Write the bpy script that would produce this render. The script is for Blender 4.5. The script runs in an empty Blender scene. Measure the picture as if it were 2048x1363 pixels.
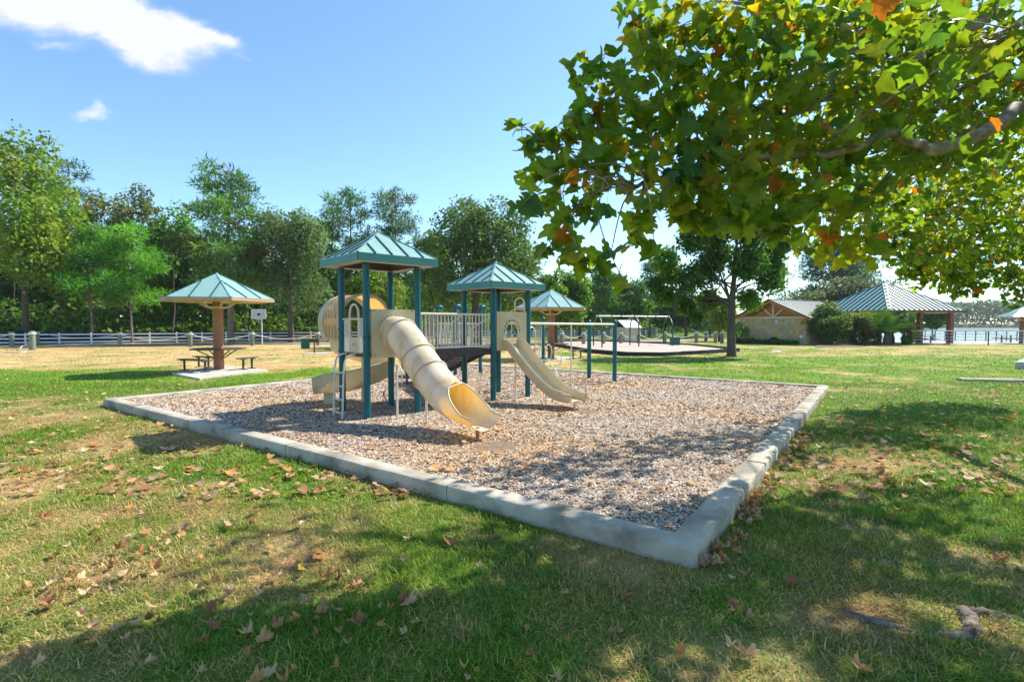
import bpy, math, random
import numpy as np
from mathutils import Vector, Matrix, noise as mnoise

random.seed(11)
RNG = np.random.default_rng(11)
SC = bpy.context.scene
COL = SC.collection
R = math.radians

# ------------------------------------------------------------------ camera
H = 1.86                       # eye height above the lawn
F = 1020.0                     # focal length in photo pixels (2048 wide)
PITCH = math.atan(36.5 / F)
cam_d = bpy.data.cameras.new('camera')
cam_d.sensor_width = 36.0
cam_d.lens = F / 2048 * 36
cam_d.clip_start = 0.05
cam_d.clip_end = 6000
cam = bpy.data.objects.new('camera', cam_d)
COL.objects.link(cam)
cam.location = (0, 0, H)
cam.rotation_euler = (math.pi / 2 - PITCH, 0, 0)
SC.camera = cam

# ------------------------------------------------------------------ light
SUN_H = Vector((0.80, 0.60)).normalized()
SUN_EL = R(45)
sunv = Vector((SUN_H.x * math.cos(SUN_EL), SUN_H.y * math.cos(SUN_EL), math.sin(SUN_EL)))
sl = bpy.data.lights.new('sun', 'SUN')
sl.energy = 2.3
sl.angle = R(0.53)
sl.color = (1.0, 0.94, 0.84)
so = bpy.data.objects.new('sun', sl)
COL.objects.link(so)
so.rotation_euler = (-sunv).to_track_quat('-Z', 'Y').to_euler()
so.location = (20, 15, 40)

SC.view_settings.view_transform = 'Standard'
SC.view_settings.look = 'None'
SC.view_settings.exposure = 1.85
SC.view_settings.gamma = 1.0
SC.cycles.use_denoising = True
SC.cycles.use_adaptive_sampling = True
SC.cycles.adaptive_threshold = 0.02
SC.cycles.max_bounces = 6
SC.cycles.diffuse_bounces = 3
SC.cycles.glossy_bounces = 2
SC.cycles.transmission_bounces = 4
SC.cycles.transparent_max_bounces = 8
SC.cycles.sample_clamp_indirect = 8.0

W = bpy.data.worlds.new('World')
SC.world = W
W.use_nodes = True
nt = W.node_tree
nt.nodes.clear()


def wn(kind, **kw):
    n = nt.nodes.new(kind)
    for k, v in kw.items():
        setattr(n, k, v)
    return n


def wmath(op, a, b=None, clamp=False):
    n = wn('ShaderNodeMath', operation=op)
    n.use_clamp = clamp
    for i, s in enumerate((a, b)):
        if s is None:
            continue
        if isinstance(s, (int, float)):
            n.inputs[i].default_value = s
        else:
            nt.links.new(s, n.inputs[i])
    return n.outputs[0]


sky = wn('ShaderNodeTexSky', sky_type='NISHITA')
sky.sun_disc = False
sky.sun_elevation = SUN_EL
sky.sun_rotation = math.atan2(SUN_H.x, SUN_H.y)
sky.altitude = 0
sky.air_density = 1.0
sky.dust_density = 0.25
sky.ozone_density = 2.2
tc = wn('ShaderNodeTexCoord')
sep = wn('ShaderNodeSeparateXYZ')
nt.links.new(tc.outputs['Generated'], sep.inputs[0])
yy = wmath('MAXIMUM', sep.outputs[1], 0.02)
ca = wmath('DIVIDE', sep.outputs[0], yy)
cb = wmath('DIVIDE', sep.outputs[2], yy)
nz = wn('ShaderNodeTexNoise')
nz.inputs['Scale'].default_value = 9.0
nz.inputs['Detail'].default_value = 8
nz.inputs['Roughness'].default_value = 0.55
comb = wn('ShaderNodeCombineXYZ')
nt.links.new(ca, comb.inputs[0])
nt.links.new(wmath('MULTIPLY', cb, 1.7), comb.inputs[1])
nt.links.new(comb.outputs[0], nz.inputs['Vector'])
sepn = wn('ShaderNodeSeparateXYZ')
nt.links.new(nz.outputs['Color'], sepn.inputs[0])
wa = wmath('ADD', ca, wmath('MULTIPLY', wmath('SUBTRACT', sepn.outputs[0], 0.5), 0.10))
wb = wmath('ADD', cb, wmath('MULTIPLY', wmath('SUBTRACT', sepn.outputs[1], 0.5), 0.07))
CLOUDS = [  # photo px centre, half sizes px, tilt deg (down to the right), weight
    (60, 15, 130, 48, 8, 1.0), (190, 38, 120, 46, 14, 1.05), (285, 70, 105, 44, 22, 1.1),
    (300, 112, 75, 24, 30, .9), (390, 88, 75, 26, 12, .95), (455, 92, 45, 11, 20, .8),
    (-60, -30, 200, 70, 0, 1.0), (192, 236, 36, 13, -2, .85), (218, 218, 17, 11, 10, .7),
    (130, 108, 45, 10, 10, .42), (5, 250, 20, 12, 0, .5), (500, 130, 20, 8, 10, .35),
    (1085, 262, 40, 12, -5, .45)]
acc = None
for (u, v, su, sv, tilt, wgt) in CLOUDS:
    a0, b0 = (u - 1024) / F, (645 - v) / F
    t = R(tilt)
    da = wmath('SUBTRACT', wa, a0)
    db = wmath('SUBTRACT', wb, b0)
    p = wmath('SUBTRACT', wmath('MULTIPLY', da, math.cos(t) / (su / F)), wmath('MULTIPLY', db, math.sin(t) / (su / F)))
    q = wmath('ADD', wmath('MULTIPLY', da, math.sin(t) / (sv / F)), wmath('MULTIPLY', db, math.cos(t) / (sv / F)))
    d2 = wmath('ADD', wmath('MULTIPLY', p, p), wmath('MULTIPLY', q, q))
    g = wmath('MULTIPLY', wmath('POWER', 2.718, wmath('MULTIPLY', d2, -0.9)), wgt)
    acc = g if acc is None else wmath('ADD', acc, g)
front = wmath('GREATER_THAN', sep.outputs[1], 0.05)
nz2 = wn('ShaderNodeTexNoise')
nz2.inputs['Scale'].default_value = 26.0
nz2.inputs['Detail'].default_value = 9
nz2.inputs['Roughness'].default_value = 0.65
nt.links.new(comb.outputs[0], nz2.inputs['Vector'])
dens = wmath('MULTIPLY', wmath('MULTIPLY', acc, front), wmath('ADD', wmath('MULTIPLY', nz2.outputs['Fac'], 1.5), 0.3))
mr = wn('ShaderNodeMapRange', interpolation_type='SMOOTHSTEP')
mr.inputs['From Min'].default_value = 0.16
mr.inputs['From Max'].default_value = 1.25
mr.inputs['To Max'].default_value = 0.97
nt.links.new(dens, mr.inputs['Value'])
mix = wn('ShaderNodeMix', data_type='RGBA')
nt.links.new(mr.outputs[0], mix.inputs['Factor'])
tnt = wn('ShaderNodeMix', data_type='RGBA', blend_type='MULTIPLY')
tnt.inputs['Factor'].default_value = 1.0
tnt.inputs['B'].default_value = (.76, .905, .95, 1)
nt.links.new(sky.outputs[0], tnt.inputs['A'])
nt.links.new(tnt.outputs['Result'], mix.inputs['A'])
mix.inputs['B'].default_value = (3.7, 3.8, 3.95, 1)
bg = wn('ShaderNodeBackground')
bg.inputs['Strength'].default_value = 0.074
nt.links.new(mix.outputs['Result'], bg.inputs['Color'])
wo = wn('ShaderNodeOutputWorld')
nt.links.new(bg.outputs[0], wo.inputs[0])


# ------------------------------------------------------------------ pixels to places
def ray(u, v):
    d = Vector((0, math.cos(PITCH), -math.sin(PITCH)))
    d += Vector((1, 0, 0)) * ((u - 1024) / F)
    d += Vector((0, math.sin(PITCH), math.cos(PITCH))) * ((681.5 - v) / F)
    return d


def P(u, v, z=0.0):            # on the level z
    d = ray(u, v)
    t = (z - H) / d.z
    return Vector((0, 0, H)) + d * t


def D(u, v, y):                # at the distance y
    d = ray(u, v)
    return Vector((0, 0, H)) + d * (y / d.y)


def zt(x, y):                  # terrain height
    t = max(0.0, min(y, 95) - 14)
    s = t * t / (t + 6.0)
    z = -0.008 * s
    if x > .64 * y and y > 58:      # lake bed
        k = min(1, (x - .64 * y) / 4) * min(1, (y - 58) / 4)
        if y > 330:
            k *= max(0, 1 - (y - 330) / 15)
        z -= 3.2 * k
    return z


def G(u, v):                   # on the terrain
    z = 0.0
    for _ in range(12):
        p = P(u, v, z)
        z = zt(p.x, p.y)
    return Vector((p.x, p.y, z))


def project(p):
    v = Vector(p) - Vector((0, 0, H))
    f = v.y * math.cos(PITCH) - v.z * math.sin(PITCH)
    up = v.y * math.sin(PITCH) + v.z * math.cos(PITCH)
    if f < 0.05:
        return None
    return (1024 + F * v.x / f, 681.5 - F * up / f)


# ------------------------------------------------------------------ materials
def new_mat(name):
    m = bpy.data.materials.new(name)
    m.use_nodes = True
    m.node_tree.nodes.clear()
    return m, m.node_tree


def L(t, a, b):
    t.links.new(a, b)


def pmat(name, c1, c2=None, scale=4.0, rough=0.7, bump=0.0, bscale=None, c3=None, spec=0.3, metallic=0.0, stretch=None,
         transl=None, tfac=0.4, coat=0.0, detail=6, lo=0.35, hi=0.65):
    m, t = new_mat(name)
    n = t.nodes
    out = n.new('ShaderNodeOutputMaterial')
    pb = n.new('ShaderNodeBsdfPrincipled')
    pb.inputs['Roughness'].default_value = rough
    pb.inputs['Specular IOR Level'].default_value = spec
    pb.inputs['Metallic'].default_value = metallic
    pb.inputs['Coat Weight'].default_value = coat
    geo = n.new('ShaderNodeNewGeometry')
    vec = geo.outputs['Position']
    if stretch:
        mp = n.new('ShaderNodeMapping')
        mp.inputs['Scale'].default_value = stretch
        L(t, vec, mp.inputs['Vector'])
        vec = mp.outputs[0]
    colout = None
    if c2 is not None:
        nz = n.new('ShaderNodeTexNoise')
        nz.inputs['Scale'].default_value = scale
        nz.inputs['Detail'].default_value = detail
        nz.inputs['Roughness'].default_value = 0.62
        L(t, vec, nz.inputs['Vector'])
        r = n.new('ShaderNodeValToRGB')
        r.color_ramp.elements[0].position = lo
        r.color_ramp.elements[0].color = (*c1, 1)
        r.color_ramp.elements[1].position = hi
        r.color_ramp.elements[1].color = (*c2, 1)
        if c3 is not None:
            e = r.color_ramp.elements.new(min(0.98, hi + 0.13))
            e.color = (*c3, 1)
        L(t, nz.outputs['Fac'], r.inputs[0])
        colout = r.outputs[0]
        L(t, colout, pb.inputs['Base Color'])
    else:
        pb.inputs['Base Color'].default_value = (*c1, 1)
    if bump:
        nb = n.new('ShaderNodeTexNoise')
        nb.inputs['Scale'].default_value = bscale or scale * 6
        nb.inputs['Detail'].default_value = 5
        L(t, vec, nb.inputs['Vector'])
        b = n.new('ShaderNodeBump')
        b.inputs['Strength'].default_value = bump
        b.inputs['Distance'].default_value = 0.02
        L(t, nb.outputs['Fac'], b.inputs['Height'])
        L(t, b.outputs[0], pb.inputs['Normal'])
    if transl:
        tr = n.new('ShaderNodeBsdfTranslucent')
        tr.inputs['Color'].default_value = (*transl, 1)
        mx = n.new('ShaderNodeMixShader')
        mx.inputs[0].default_value = tfac
        L(t, pb.outputs[0], mx.inputs[1])
        L(t, tr.outputs[0], mx.inputs[2])
        L(t, mx.outputs[0], out.inputs[0])
    else:
        L(t, pb.outputs[0], out.inputs[0])
    return m


def attr_mat(name, rough=0.6, tfac=0.0, tint=(1, 1, 1), spec=0.2, var=0.0):
    """colour comes from the mesh colour attribute 'col' (pigment of each leaf, blade or chip)"""
    m, t = new_mat(name)
    n = t.nodes
    out = n.new('ShaderNodeOutputMaterial')
    at = n.new('ShaderNodeAttribute')
    at.attribute_name = 'col'
    pb = n.new('ShaderNodeBsdfPrincipled')
    pb.inputs['Roughness'].default_value = rough
    pb.inputs['Specular IOR Level'].default_value = spec
    col = at.outputs['Color']
    if var:
        g = n.new('ShaderNodeNewGeometry')
        nz = n.new('ShaderNodeTexNoise')
        nz.inputs['Scale'].default_value = 14
        nz.inputs['Detail'].default_value = 4
        L(t, g.outputs['Position'], nz.inputs['Vector'])
        hs = n.new('ShaderNodeHueSaturation')
        mr_ = n.new('ShaderNodeMapRange')
        mr_.inputs['From Min'].default_value = .3
        mr_.inputs['From Max'].default_value = .7
        mr_.inputs['To Min'].default_value = 1 - var
        mr_.inputs['To Max'].default_value = 1 + var
        L(t, nz.outputs['Fac'], mr_.inputs['Value'])
        L(t, mr_.outputs[0], hs.inputs['Value'])
        L(t, col, hs.inputs['Color'])
        col = hs.outputs[0]
    L(t, col, pb.inputs['Base Color'])
    if tfac:
        tr = n.new('ShaderNodeBsdfTranslucent')
        mm = n.new('ShaderNodeMix')
        mm.data_type = 'RGBA'
        mm.blend_type = 'MULTIPLY'
        mm.inputs['Factor'].default_value = 1
        L(t, col, mm.inputs['A'])
        mm.inputs['B'].default_value = (*tint, 1)
        L(t, mm.outputs['Result'], tr.inputs['Color'])
        mx = n.new('ShaderNodeMixShader')
        mx.inputs[0].default_value = tfac
        L(t, pb.outputs[0], mx.inputs[1])
        L(t, tr.outputs[0], mx.inputs[2])
        L(t, mx.outputs[0], out.inputs[0])
    else:
        L(t, pb.outputs[0], out.inputs[0])
    return m


M = {}
M['teal_roof'] = pmat('teal_roof', (.22, .40, .355), (.29, .475, .425), 3, .38, spec=.5, lo=.3, hi=.7)
M['teal_fascia'] = pmat('teal_fascia', (.045, .20, .20), (.06, .24, .23), 3, .45, spec=.4)
M['teal_seam'] = pmat('teal_seam', (.02, .085, .08), None, rough=.45)
M['soffit'] = pmat('soffit', (.62, .56, .45), (.52, .46, .36), 6, .7)
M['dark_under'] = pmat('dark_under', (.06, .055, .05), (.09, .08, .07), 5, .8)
M['post_teal'] = pmat('post_teal', (.004, .098, .128), (.008, .118, .15), 5, .36, spec=.35)
M['cream_plastic'] = pmat('cream_plastic', (.56, .49, .31), (.66, .60, .43), 2.2, .5, bump=.08, bscale=30,
                          transl=(.75, .42, .08), tfac=.12, spec=.35)
M['tube_plastic'] = pmat('tube_plastic', (.44, .36, .19), (.72, .66, .45), 1.7, .45, bump=.05, bscale=20, c3=(.82, .78, .60),
                         transl=(.98, .46, .02), tfac=.21, spec=.4, detail=9, stretch=(1.6, 1.6, .8), lo=.28, hi=.48)
M['amber_plastic'] = pmat('amber_plastic', (.60, .44, .22), (.68, .52, .28), 3, .5, transl=(.95, .50, .10), tfac=.36)
M['cream_pipe'] = pmat('cream_pipe', (.66, .60, .48), (.74, .69, .58), 8, .45, spec=.4)
M['brown_deck'] = pmat('brown_deck', (.045, .036, .038), (.075, .06, .058), 12, .7)
M['bolt'] = pmat('bolt', (.12, .11, .10), None, rough=.4, metallic=.6)
M['concrete'] = pmat('concrete', (.20, .175, .13), (.50, .445, .35), 2.0, .9, bump=.6, bscale=70, c3=(.56, .505, .41), detail=12, lo=.3, hi=.55)
M['slab'] = pmat('slab', (.42, .38, .33), (.54, .50, .44), 1.5, .9, bump=.2, bscale=40)
M['terracotta'] = pmat('terracotta', (.35, .15, .075), (.42, .19, .10), 4, .65, bump=.1, bscale=60)
M['tan_wood'] = pmat('tan_wood', (.46, .28, .15), (.56, .36, .20), 4, .7, stretch=(1, 1, 6))
M['cream_wood'] = pmat('cream_wood', (.62, .50, .34), (.70, .58, .42), 4, .7)
M['dark_brown'] = pmat('dark_brown', (.085, .065, .05), (.12, .09, .07), 8, .6)
M['white_paint'] = pmat('white_paint', (.74, .76, .79), (.82, .83, .84), 2, .5, bump=.05)
M['screen'] = pmat('screen', (.012, .016, .024), (.022, .028, .036), 3, .9)
M['rope'] = pmat('rope', (.62, .59, .52), (.74, .71, .66), 10, .9)
M['bollard_wood'] = pmat('bollard_wood', (.14, .17, .12), (.24, .27, .20), 5, .9, bump=.4, bscale=18, stretch=(6, 6, .6))
M['bollard_cap'] = pmat('bollard_cap', (.58, .55, .48), (.68, .65, .58), 8, .9)
M['green_bin'] = pmat('green_bin', (.008, .12, .07), (.012, .15, .09), 4, .5)
M['black_metal'] = pmat('black_metal', (.02, .02, .022), (.035, .034, .034), 8, .5, spec=.4)
M['grill'] = pmat('grill', (.10, .065, .055), (.05, .04, .04), 9, .8)
M['swing_metal'] = pmat('swing_metal', (.02, .035, .04), (.04, .06, .065), 6, .4, spec=.5)
M['pale_metal'] = pmat('pale_metal', (.55, .57, .57), (.62, .63, .63), 4, .4, metallic=.3)
M['black_timber'] = pmat('black_timber', (.018, .020, .026), (.032, .034, .042), 6, .65)
M['board'] = pmat('board', (.36, .46, .46), (.42, .52, .52), 3, .3)
M['white_thing'] = pmat('white_thing', (.78, .78, .78), None, rough=.5)
M['orange_rim'] = pmat('orange_rim', (.62, .20, .12), None, rough=.5)
M['stone'] = pmat('stone', (.50, .36, .16), (.62, .47, .25), 2.2, .9, bump=.35, bscale=25, c3=(.66, .53, .32))
M['stone_light'] = pmat('stone_light', (.50, .41, .25), (.60, .52, .35), 3, .9, bump=.35, bscale=25)
M['stone_grey'] = pmat('stone_grey', (.34, .30, .22), (.46, .41, .30), 3, .9, bump=.35, bscale=25)
M['mortar'] = pmat('mortar', (.48, .40, .26), (.54, .46, .31), 8, .95)
M['cedar'] = pmat('cedar', (.50, .24, .075), (.62, .32, .11), 2, .6, stretch=(1, 1, 5))
M['grey_roof'] = pmat('grey_roof', (.28, .38, .36), (.38, .46, .44), 2, .28, spec=.6, metallic=.3)
M['brick'] = pmat('brick', (.17, .085, .06), (.22, .11, .08), 9, .85)
M['shed_wall'] = pmat('shed_wall', (.52, .46, .36), (.58, .52, .42), 3, .8)
M['bark'] = pmat('bark', (.075, .055, .045), (.15, .115, .095), 4, .95, bump=.7, bscale=16, stretch=(3, 3, .6))
M['pine_bark'] = pmat('pine_bark', (.15, .105, .085), (.26, .20, .17), 3, .95, bump=.7, bscale=12, stretch=(3, 3, .8))
M['sycamore_bark'] = pmat('sycamore_bark', (.20, .145, .09), (.33, .26, .18), 5, .8, bump=.2, bscale=20, c3=(.58, .52, .40), lo=.40, hi=.56)
M['root_bark'] = pmat('root_bark', (.10, .07, .045), (.30, .25, .20), 16, .95, bump=1.0, bscale=45, c3=(.42, .38, .33))
M['leaf'] = attr_mat('leaf', .5, .5, (1.45, 1.4, .7), .3)
M['sycamore_leaf'] = attr_mat('sycamore_leaf', .42, .64, (1.7, 1.55, .5), .4, var=.25)
M['needle'] = attr_mat('needle', .55, .35, (1.4, 1.4, .8), .25)
M['grass_blade'] = attr_mat('grass_blade', .55, .35, (1.3, 1.3, .8), .2)
M['dry_leaf'] = attr_mat('dry_leaf', .75, .2, (1.3, 1.1, .8), .15, var=.25)
M['chip'] = attr_mat('chip', .9, 0, spec=.15)
M['seed'] = pmat('seed', (.10, .07, .03), None, rough=.9)
M['joint'] = pmat('joint', (.20, .18, .14), (.26, .23, .18), 20, .95)
M['mulch'] = pmat('mulch', (.16, .11, .075), (.28, .20, .14), 14, .95, bump=.8, bscale=40)
M['asphalt'] = pmat('asphalt', (.26, .25, .24), (.34, .33, .32), 5, .9)
M['green_patch'] = pmat('green_patch', (.02, .14, .05), None, rough=.5)
M['blue_metal'] = pmat('blue_metal', (.16, .20, .24), (.2, .24, .28), 5, .5)
M['label_yellow'] = pmat('label_yellow', (.62, .42, .05), None, rough=.5)
M['label_black'] = pmat('label_black', (.02, .02, .02), None, rough=.5)


def ground_mat():
    m, t = new_mat('lawn')
    n = t.nodes
    out = n.new('ShaderNodeOutputMaterial')
    pb = n.new('ShaderNodeBsdfPrincipled')
    pb.inputs['Roughness'].default_value = .95
    pb.inputs['Specular IOR Level'].default_value = .1
    at = n.new('ShaderNodeAttribute')
    at.attribute_name = 'col'
    g = n.new('ShaderNodeNewGeometry')
    n1 = n.new('ShaderNodeTexNoise')
    n1.inputs['Scale'].default_value = 7
    n1.inputs['Detail'].default_value = 10
    n1.inputs['Roughness'].default_value = .7
    L(t, g.outputs['Position'], n1.inputs['Vector'])
    n2 = n.new('ShaderNodeTexNoise')
    n2.inputs['Scale'].default_value = 1.1
    n2.inputs['Detail'].default_value = 8
    n2.inputs['Roughness'].default_value = .7
    L(t, g.outputs['Position'], n2.inputs['Vector'])
    add = n.new('ShaderNodeMath')
    add.operation = 'ADD'
    L(t, n1.outputs['Fac'], add.inputs[0])
    L(t, n2.outputs['Fac'], add.inputs[1])
    mr_ = n.new('ShaderNodeMapRange')
    mr_.inputs['From Min'].default_value = .75
    mr_.inputs['From Max'].default_value = 1.25
    mr_.inputs['To Min'].default_value = .60
    mr_.inputs['To Max'].default_value = 1.35
    L(t, add.outputs[0], mr_.inputs['Value'])
    hs = n.new('ShaderNodeHueSaturation')
    L(t, mr_.outputs[0], hs.inputs['Value'])
    L(t, at.outputs['Color'], hs.inputs['Color'])
    mr2 = n.new('ShaderNodeMapRange')
    mr2.inputs['From Min'].default_value = .3
    mr2.inputs['From Max'].default_value = .7
    mr2.inputs['To Min'].default_value = .455
    mr2.inputs['To Max'].default_value = .54
    L(t, n2.outputs['Fac'], mr2.inputs['Value'])
    L(t, mr2.outputs[0], hs.inputs['Hue'])
    L(t, hs.outputs[0], pb.inputs['Base Color'])
    b = n.new('ShaderNodeBump')
    b.inputs['Strength'].default_value = .8
    b.inputs['Distance'].default_value = .05
    nb = n.new('ShaderNodeTexNoise')
    nb.inputs['Scale'].default_value = 22
    nb.inputs['Detail'].default_value = 6
    L(t, g.outputs['Position'], nb.inputs['Vector'])
    L(t, nb.outputs['Fac'], b.inputs['Height'])
    L(t, b.outputs[0], pb.inputs['Normal'])
    L(t, pb.outputs[0], out.inputs[0])
    return m


M['lawn'] = ground_mat()


def water_mat():
    m, t = new_mat('lake_water')
    n = t.nodes
    out = n.new('ShaderNodeOutputMaterial')
    pb = n.new('ShaderNodeBsdfPrincipled')
    pb.inputs['Base Color'].default_value = (.06, .075, .07, 1)
    pb.inputs['Roughness'].default_value = .2
    pb.inputs['Specular IOR Level'].default_value = .6
    nb = n.new('ShaderNodeTexNoise')
    nb.inputs['Scale'].default_value = 1.2
    nb.inputs['Detail'].default_value = 4
    g = n.new('ShaderNodeNewGeometry')
    L(t, g.outputs['Position'], nb.inputs['Vector'])
    b = n.new('ShaderNodeBump')
    b.inputs['Strength'].default_value = .12
    b.inputs['Distance'].default_value = .1
    L(t, nb.outputs['Fac'], b.inputs['Height'])
    L(t, b.outputs[0], pb.inputs['Normal'])
    L(t, pb.outputs[0], out.inputs[0])
    return m


M['water'] = water_mat()


# ------------------------------------------------------------------ building helpers
def link_mesh(name, me, mat, parent=None):
    o = bpy.data.objects.new(name, me)
    COL.objects.link(o)
    if mat is not None and not me.materials:
        me.materials.append(M[mat] if isinstance(mat, str) else mat)
    if parent is not None:
        o.parent = parent
    return o


def tag(o, label, cat, group=None, kind=None):
    o['label'] = label
    o['category'] = cat
    if group:
        o['group'] = group
    if kind:
        o['kind'] = kind
    return o


def thing(name, label, cat, loc=(0, 0, 0), rotz=0.0, group=None):
    o = bpy.data.objects.new(name, None)
    o.empty_display_size = .2
    COL.objects.link(o)
    o.location = loc
    o.rotation_euler = (0, 0, rotz)
    return tag(o, label, cat, group)


def structure(o, label, cat):
    o['kind'] = 'structure'
    o['label'] = label
    o['category'] = cat
    return o


def copy_tree(o, parent=None):
    c = o.copy()
    COL.objects.link(c)
    if parent is not None:
        c.parent = parent
    for ch in list(o.children):
        copy_tree(ch, c)
    return c


class MB:
    def __init__(self, off=(0, 0, 0)):
        self.v, self.f, self.off = [], [], Vector(off)

    def add(self, vs, fs):
        b = len(self.v)
        self.v += [Vector(x) for x in vs]
        self.f += [tuple(b + i for i in f) for f in fs]
        return self

    def box(self, c, s, rz=0.0, tilt=None):
        m = Matrix.Rotation(rz, 3, 'Z')
        if tilt is not None:
            m = m @ Matrix.Rotation(tilt, 3, 'X')
        c = Vector(c)
        vs = [c + m @ Vector((sx * s[0] / 2, sy * s[1] / 2, sz * s[2] / 2)) for sx in (-1, 1) for sy in (-1, 1) for sz in (-1, 1)]
        return self.add(vs, [(0, 1, 3, 2), (4, 6, 7, 5), (0, 4, 5, 1), (2, 3, 7, 6), (0, 2, 6, 4), (1, 5, 7, 3)])

    def beam(self, a, b, w, h, up=(0, 0, 1)):
        a, b = Vector(a), Vector(b)
        d = (b - a).normalized()
        s = d.cross(Vector(up))
        if s.length < 1e-4:
            s = Vector((1, 0, 0))
        s.normalize()
        t = s.cross(d)
        vs = []
        for p in (a, b):
            for i, j in ((-1, -1), (1, -1), (1, 1), (-1, 1)):
                vs.append(p + s * (i * w / 2) + t * (j * h / 2))
        return self.add(vs, [(3, 2, 1, 0), (4, 5, 6, 7), (0, 1, 5, 4), (1, 2, 6, 5), (2, 3, 7, 6), (3, 0, 4, 7)])

    def tube(self, pts, r, n=8, caps=True):
        pts = [Vector(p) for p in pts]
        rs = r if isinstance(r, (list, tuple)) else [r] * len(pts)
        up = None
        base = len(self.v)
        for i, p in enumerate(pts):
            d = (pts[min(i + 1, len(pts) - 1)] - pts[max(i - 1, 0)])
            d = d.normalized() if d.length > 1e-9 else Vector((0, 0, 1))
            if up is None:
                up = Vector((0, 0, 1)) if abs(d.z) < .9 else Vector((1, 0, 0))
            s = d.cross(up)
            if s.length < 1e-5:
                s = d.cross(Vector((0, 1, .1)))
            s.normalize()
            up = s.cross(d).normalized()
            for k in range(n):
                a = 2 * math.pi * k / n
                self.v.append(p + (s * math.cos(a) + up * math.sin(a)) * rs[i])
        for i in range(len(pts) - 1):
            for k in range(n):
                a, b = base + i * n + k, base + i * n + (k + 1) % n
                self.f.append((a, b, b + n, a + n))
        if caps:
            self.f.append(tuple(base + k for k in reversed(range(n))))
            e = base + (len(pts) - 1) * n
            self.f.append(tuple(e + k for k in range(n)))
        return self

    def lathe(self, prof, c=(0, 0, 0), n=16, caps=True):
        c = Vector(c)
        base = len(self.v)
        for (r, z) in prof:
            for k in range(n):
                a = 2 * math.pi * k / n
                self.v.append(c + Vector((r * math.cos(a), r * math.sin(a), z)))
        for i in range(len(prof) - 1):
            for k in range(n):
                a, b = base + i * n + k, base + i * n + (k + 1) % n
                self.f.append((a, b, b + n, a + n))
        if caps:
            self.f.append(tuple(base + k for k in reversed(range(n))))
            e = base + (len(prof) - 1) * n
            self.f.append(tuple(e + k for k in range(n)))
        return self

    def prism(self, poly, d):            # planar polygon pushed along d
        d = Vector(d)
        poly = [Vector(p) for p in poly]
        n = len(poly)
        return self.add(poly + [p + d for p in poly],
                        [tuple(reversed(range(n))), tuple(range(n, 2 * n))] + [(i, (i + 1) % n, n + (i + 1) % n, n + i) for i in range(n)])

    def sphere(self, c, r, n=10, m=6, sz=1.0):
        prof = [(max(1e-3, r * math.sin(math.pi * i / m)), -r * sz * math.cos(math.pi * i / m)) for i in range(m + 1)]
        return self.lathe(prof, c, n)

    def mesh(self, name, smooth=None):
        me = bpy.data.meshes.new(name)
        me.from_pydata([tuple(x - self.off) for x in self.v], [], self.f)
        me.update()
        if smooth is not None:
            me.polygons.foreach_set('use_smooth', [True] * len(me.polygons))
            me.set_sharp_from_angle(angle=R(smooth))
        return me

    def build(self, name, mat, parent=None, smooth=None):
        return link_mesh(name, self.mesh(name, smooth), mat, parent)


def spline(pts, k=6):
    pts = [Vector(p) for p in pts]
    out = []
    for i in range(len(pts) - 1):
        p0, p1, p2, p3 = pts[max(i - 1, 0)], pts[i], pts[i + 1], pts[min(i + 2, len(pts) - 1)]
        for j in range(k):
            t = j / k
            out.append(.5 * ((2 * p1) + (p2 - p0) * t + (2 * p0 - 5 * p1 + 4 * p2 - p3) * t * t + (3 * p1 - p0 - 3 * p2 + p3) * t ** 3))
    out.append(pts[-1])
    return out


def inst_mesh(name, tv, tf, Rm, s, p, col=None, vcol=None):
    """many copies of a small template in one mesh; Rm (N,3,3), s (N,) or (N,3), p (N,3), col (N,3)"""
    tv = np.asarray(tv, float)
    N, nv = len(p), len(tv)
    if np.ndim(s) == 1:
        s = np.repeat(np.asarray(s)[:, None], 3, 1)
    V = np.einsum('nij,nkj->nki', Rm, tv[None] * s[:, None, :]) + np.asarray(p)[:, None, :]
    V = V.reshape(-1, 3)
    lens = [len(f) for f in tf]
    flat = np.concatenate([np.asarray(f) for f in tf])
    loops = (np.arange(N)[:, None] * nv + flat[None]).reshape(-1)
    tot = np.tile(np.asarray(lens), N)
    start = np.concatenate([[0], np.cumsum(tot)[:-1]])
    me = bpy.data.meshes.new(name)
    me.vertices.add(len(V))
    me.vertices.foreach_set('co', V.astype(np.float32).reshape(-1))
    me.loops.add(len(loops))
    me.loops.foreach_set('vertex_index', loops.astype(np.int32))
    me.polygons.add(len(tot))
    me.polygons.foreach_set('loop_start', start.astype(np.int32))
    me.update(calc_edges=True)
    if col is not None:
        set_col(me, np.repeat(col, nv, 0) if vcol is None else (np.repeat(col, nv, 0) * np.tile(vcol, (N, 1))))
    return me


def set_col(me, c):
    a = me.color_attributes.new('col', 'FLOAT_COLOR', 'POINT')
    rgba = np.ones((len(c), 4), np.float32)
    rgba[:, :3] = np.clip(c, 0, 1)
    a.data.foreach_set('color', rgba.reshape(-1))


def rand_rot(n, up=0.0, axis=None):
    """rotation matrices whose third axis is a random direction pulled towards axis (default up)"""
    z = RNG.normal(size=(n, 3))
    z /= np.linalg.norm(z, axis=1, keepdims=True)
    if axis is None:
        axis = np.array([0, 0, 1.0])
    z = z + np.asarray(axis) * up
    z /= np.linalg.norm(z, axis=1, keepdims=True) + 1e-9
    t = RNG.normal(size=(n, 3))
    x = np.cross(t, z)
    x /= np.linalg.norm(x, axis=1, keepdims=True) + 1e-9
    y = np.cross(z, x)
    return np.stack([x, y, z], axis=2)


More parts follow.
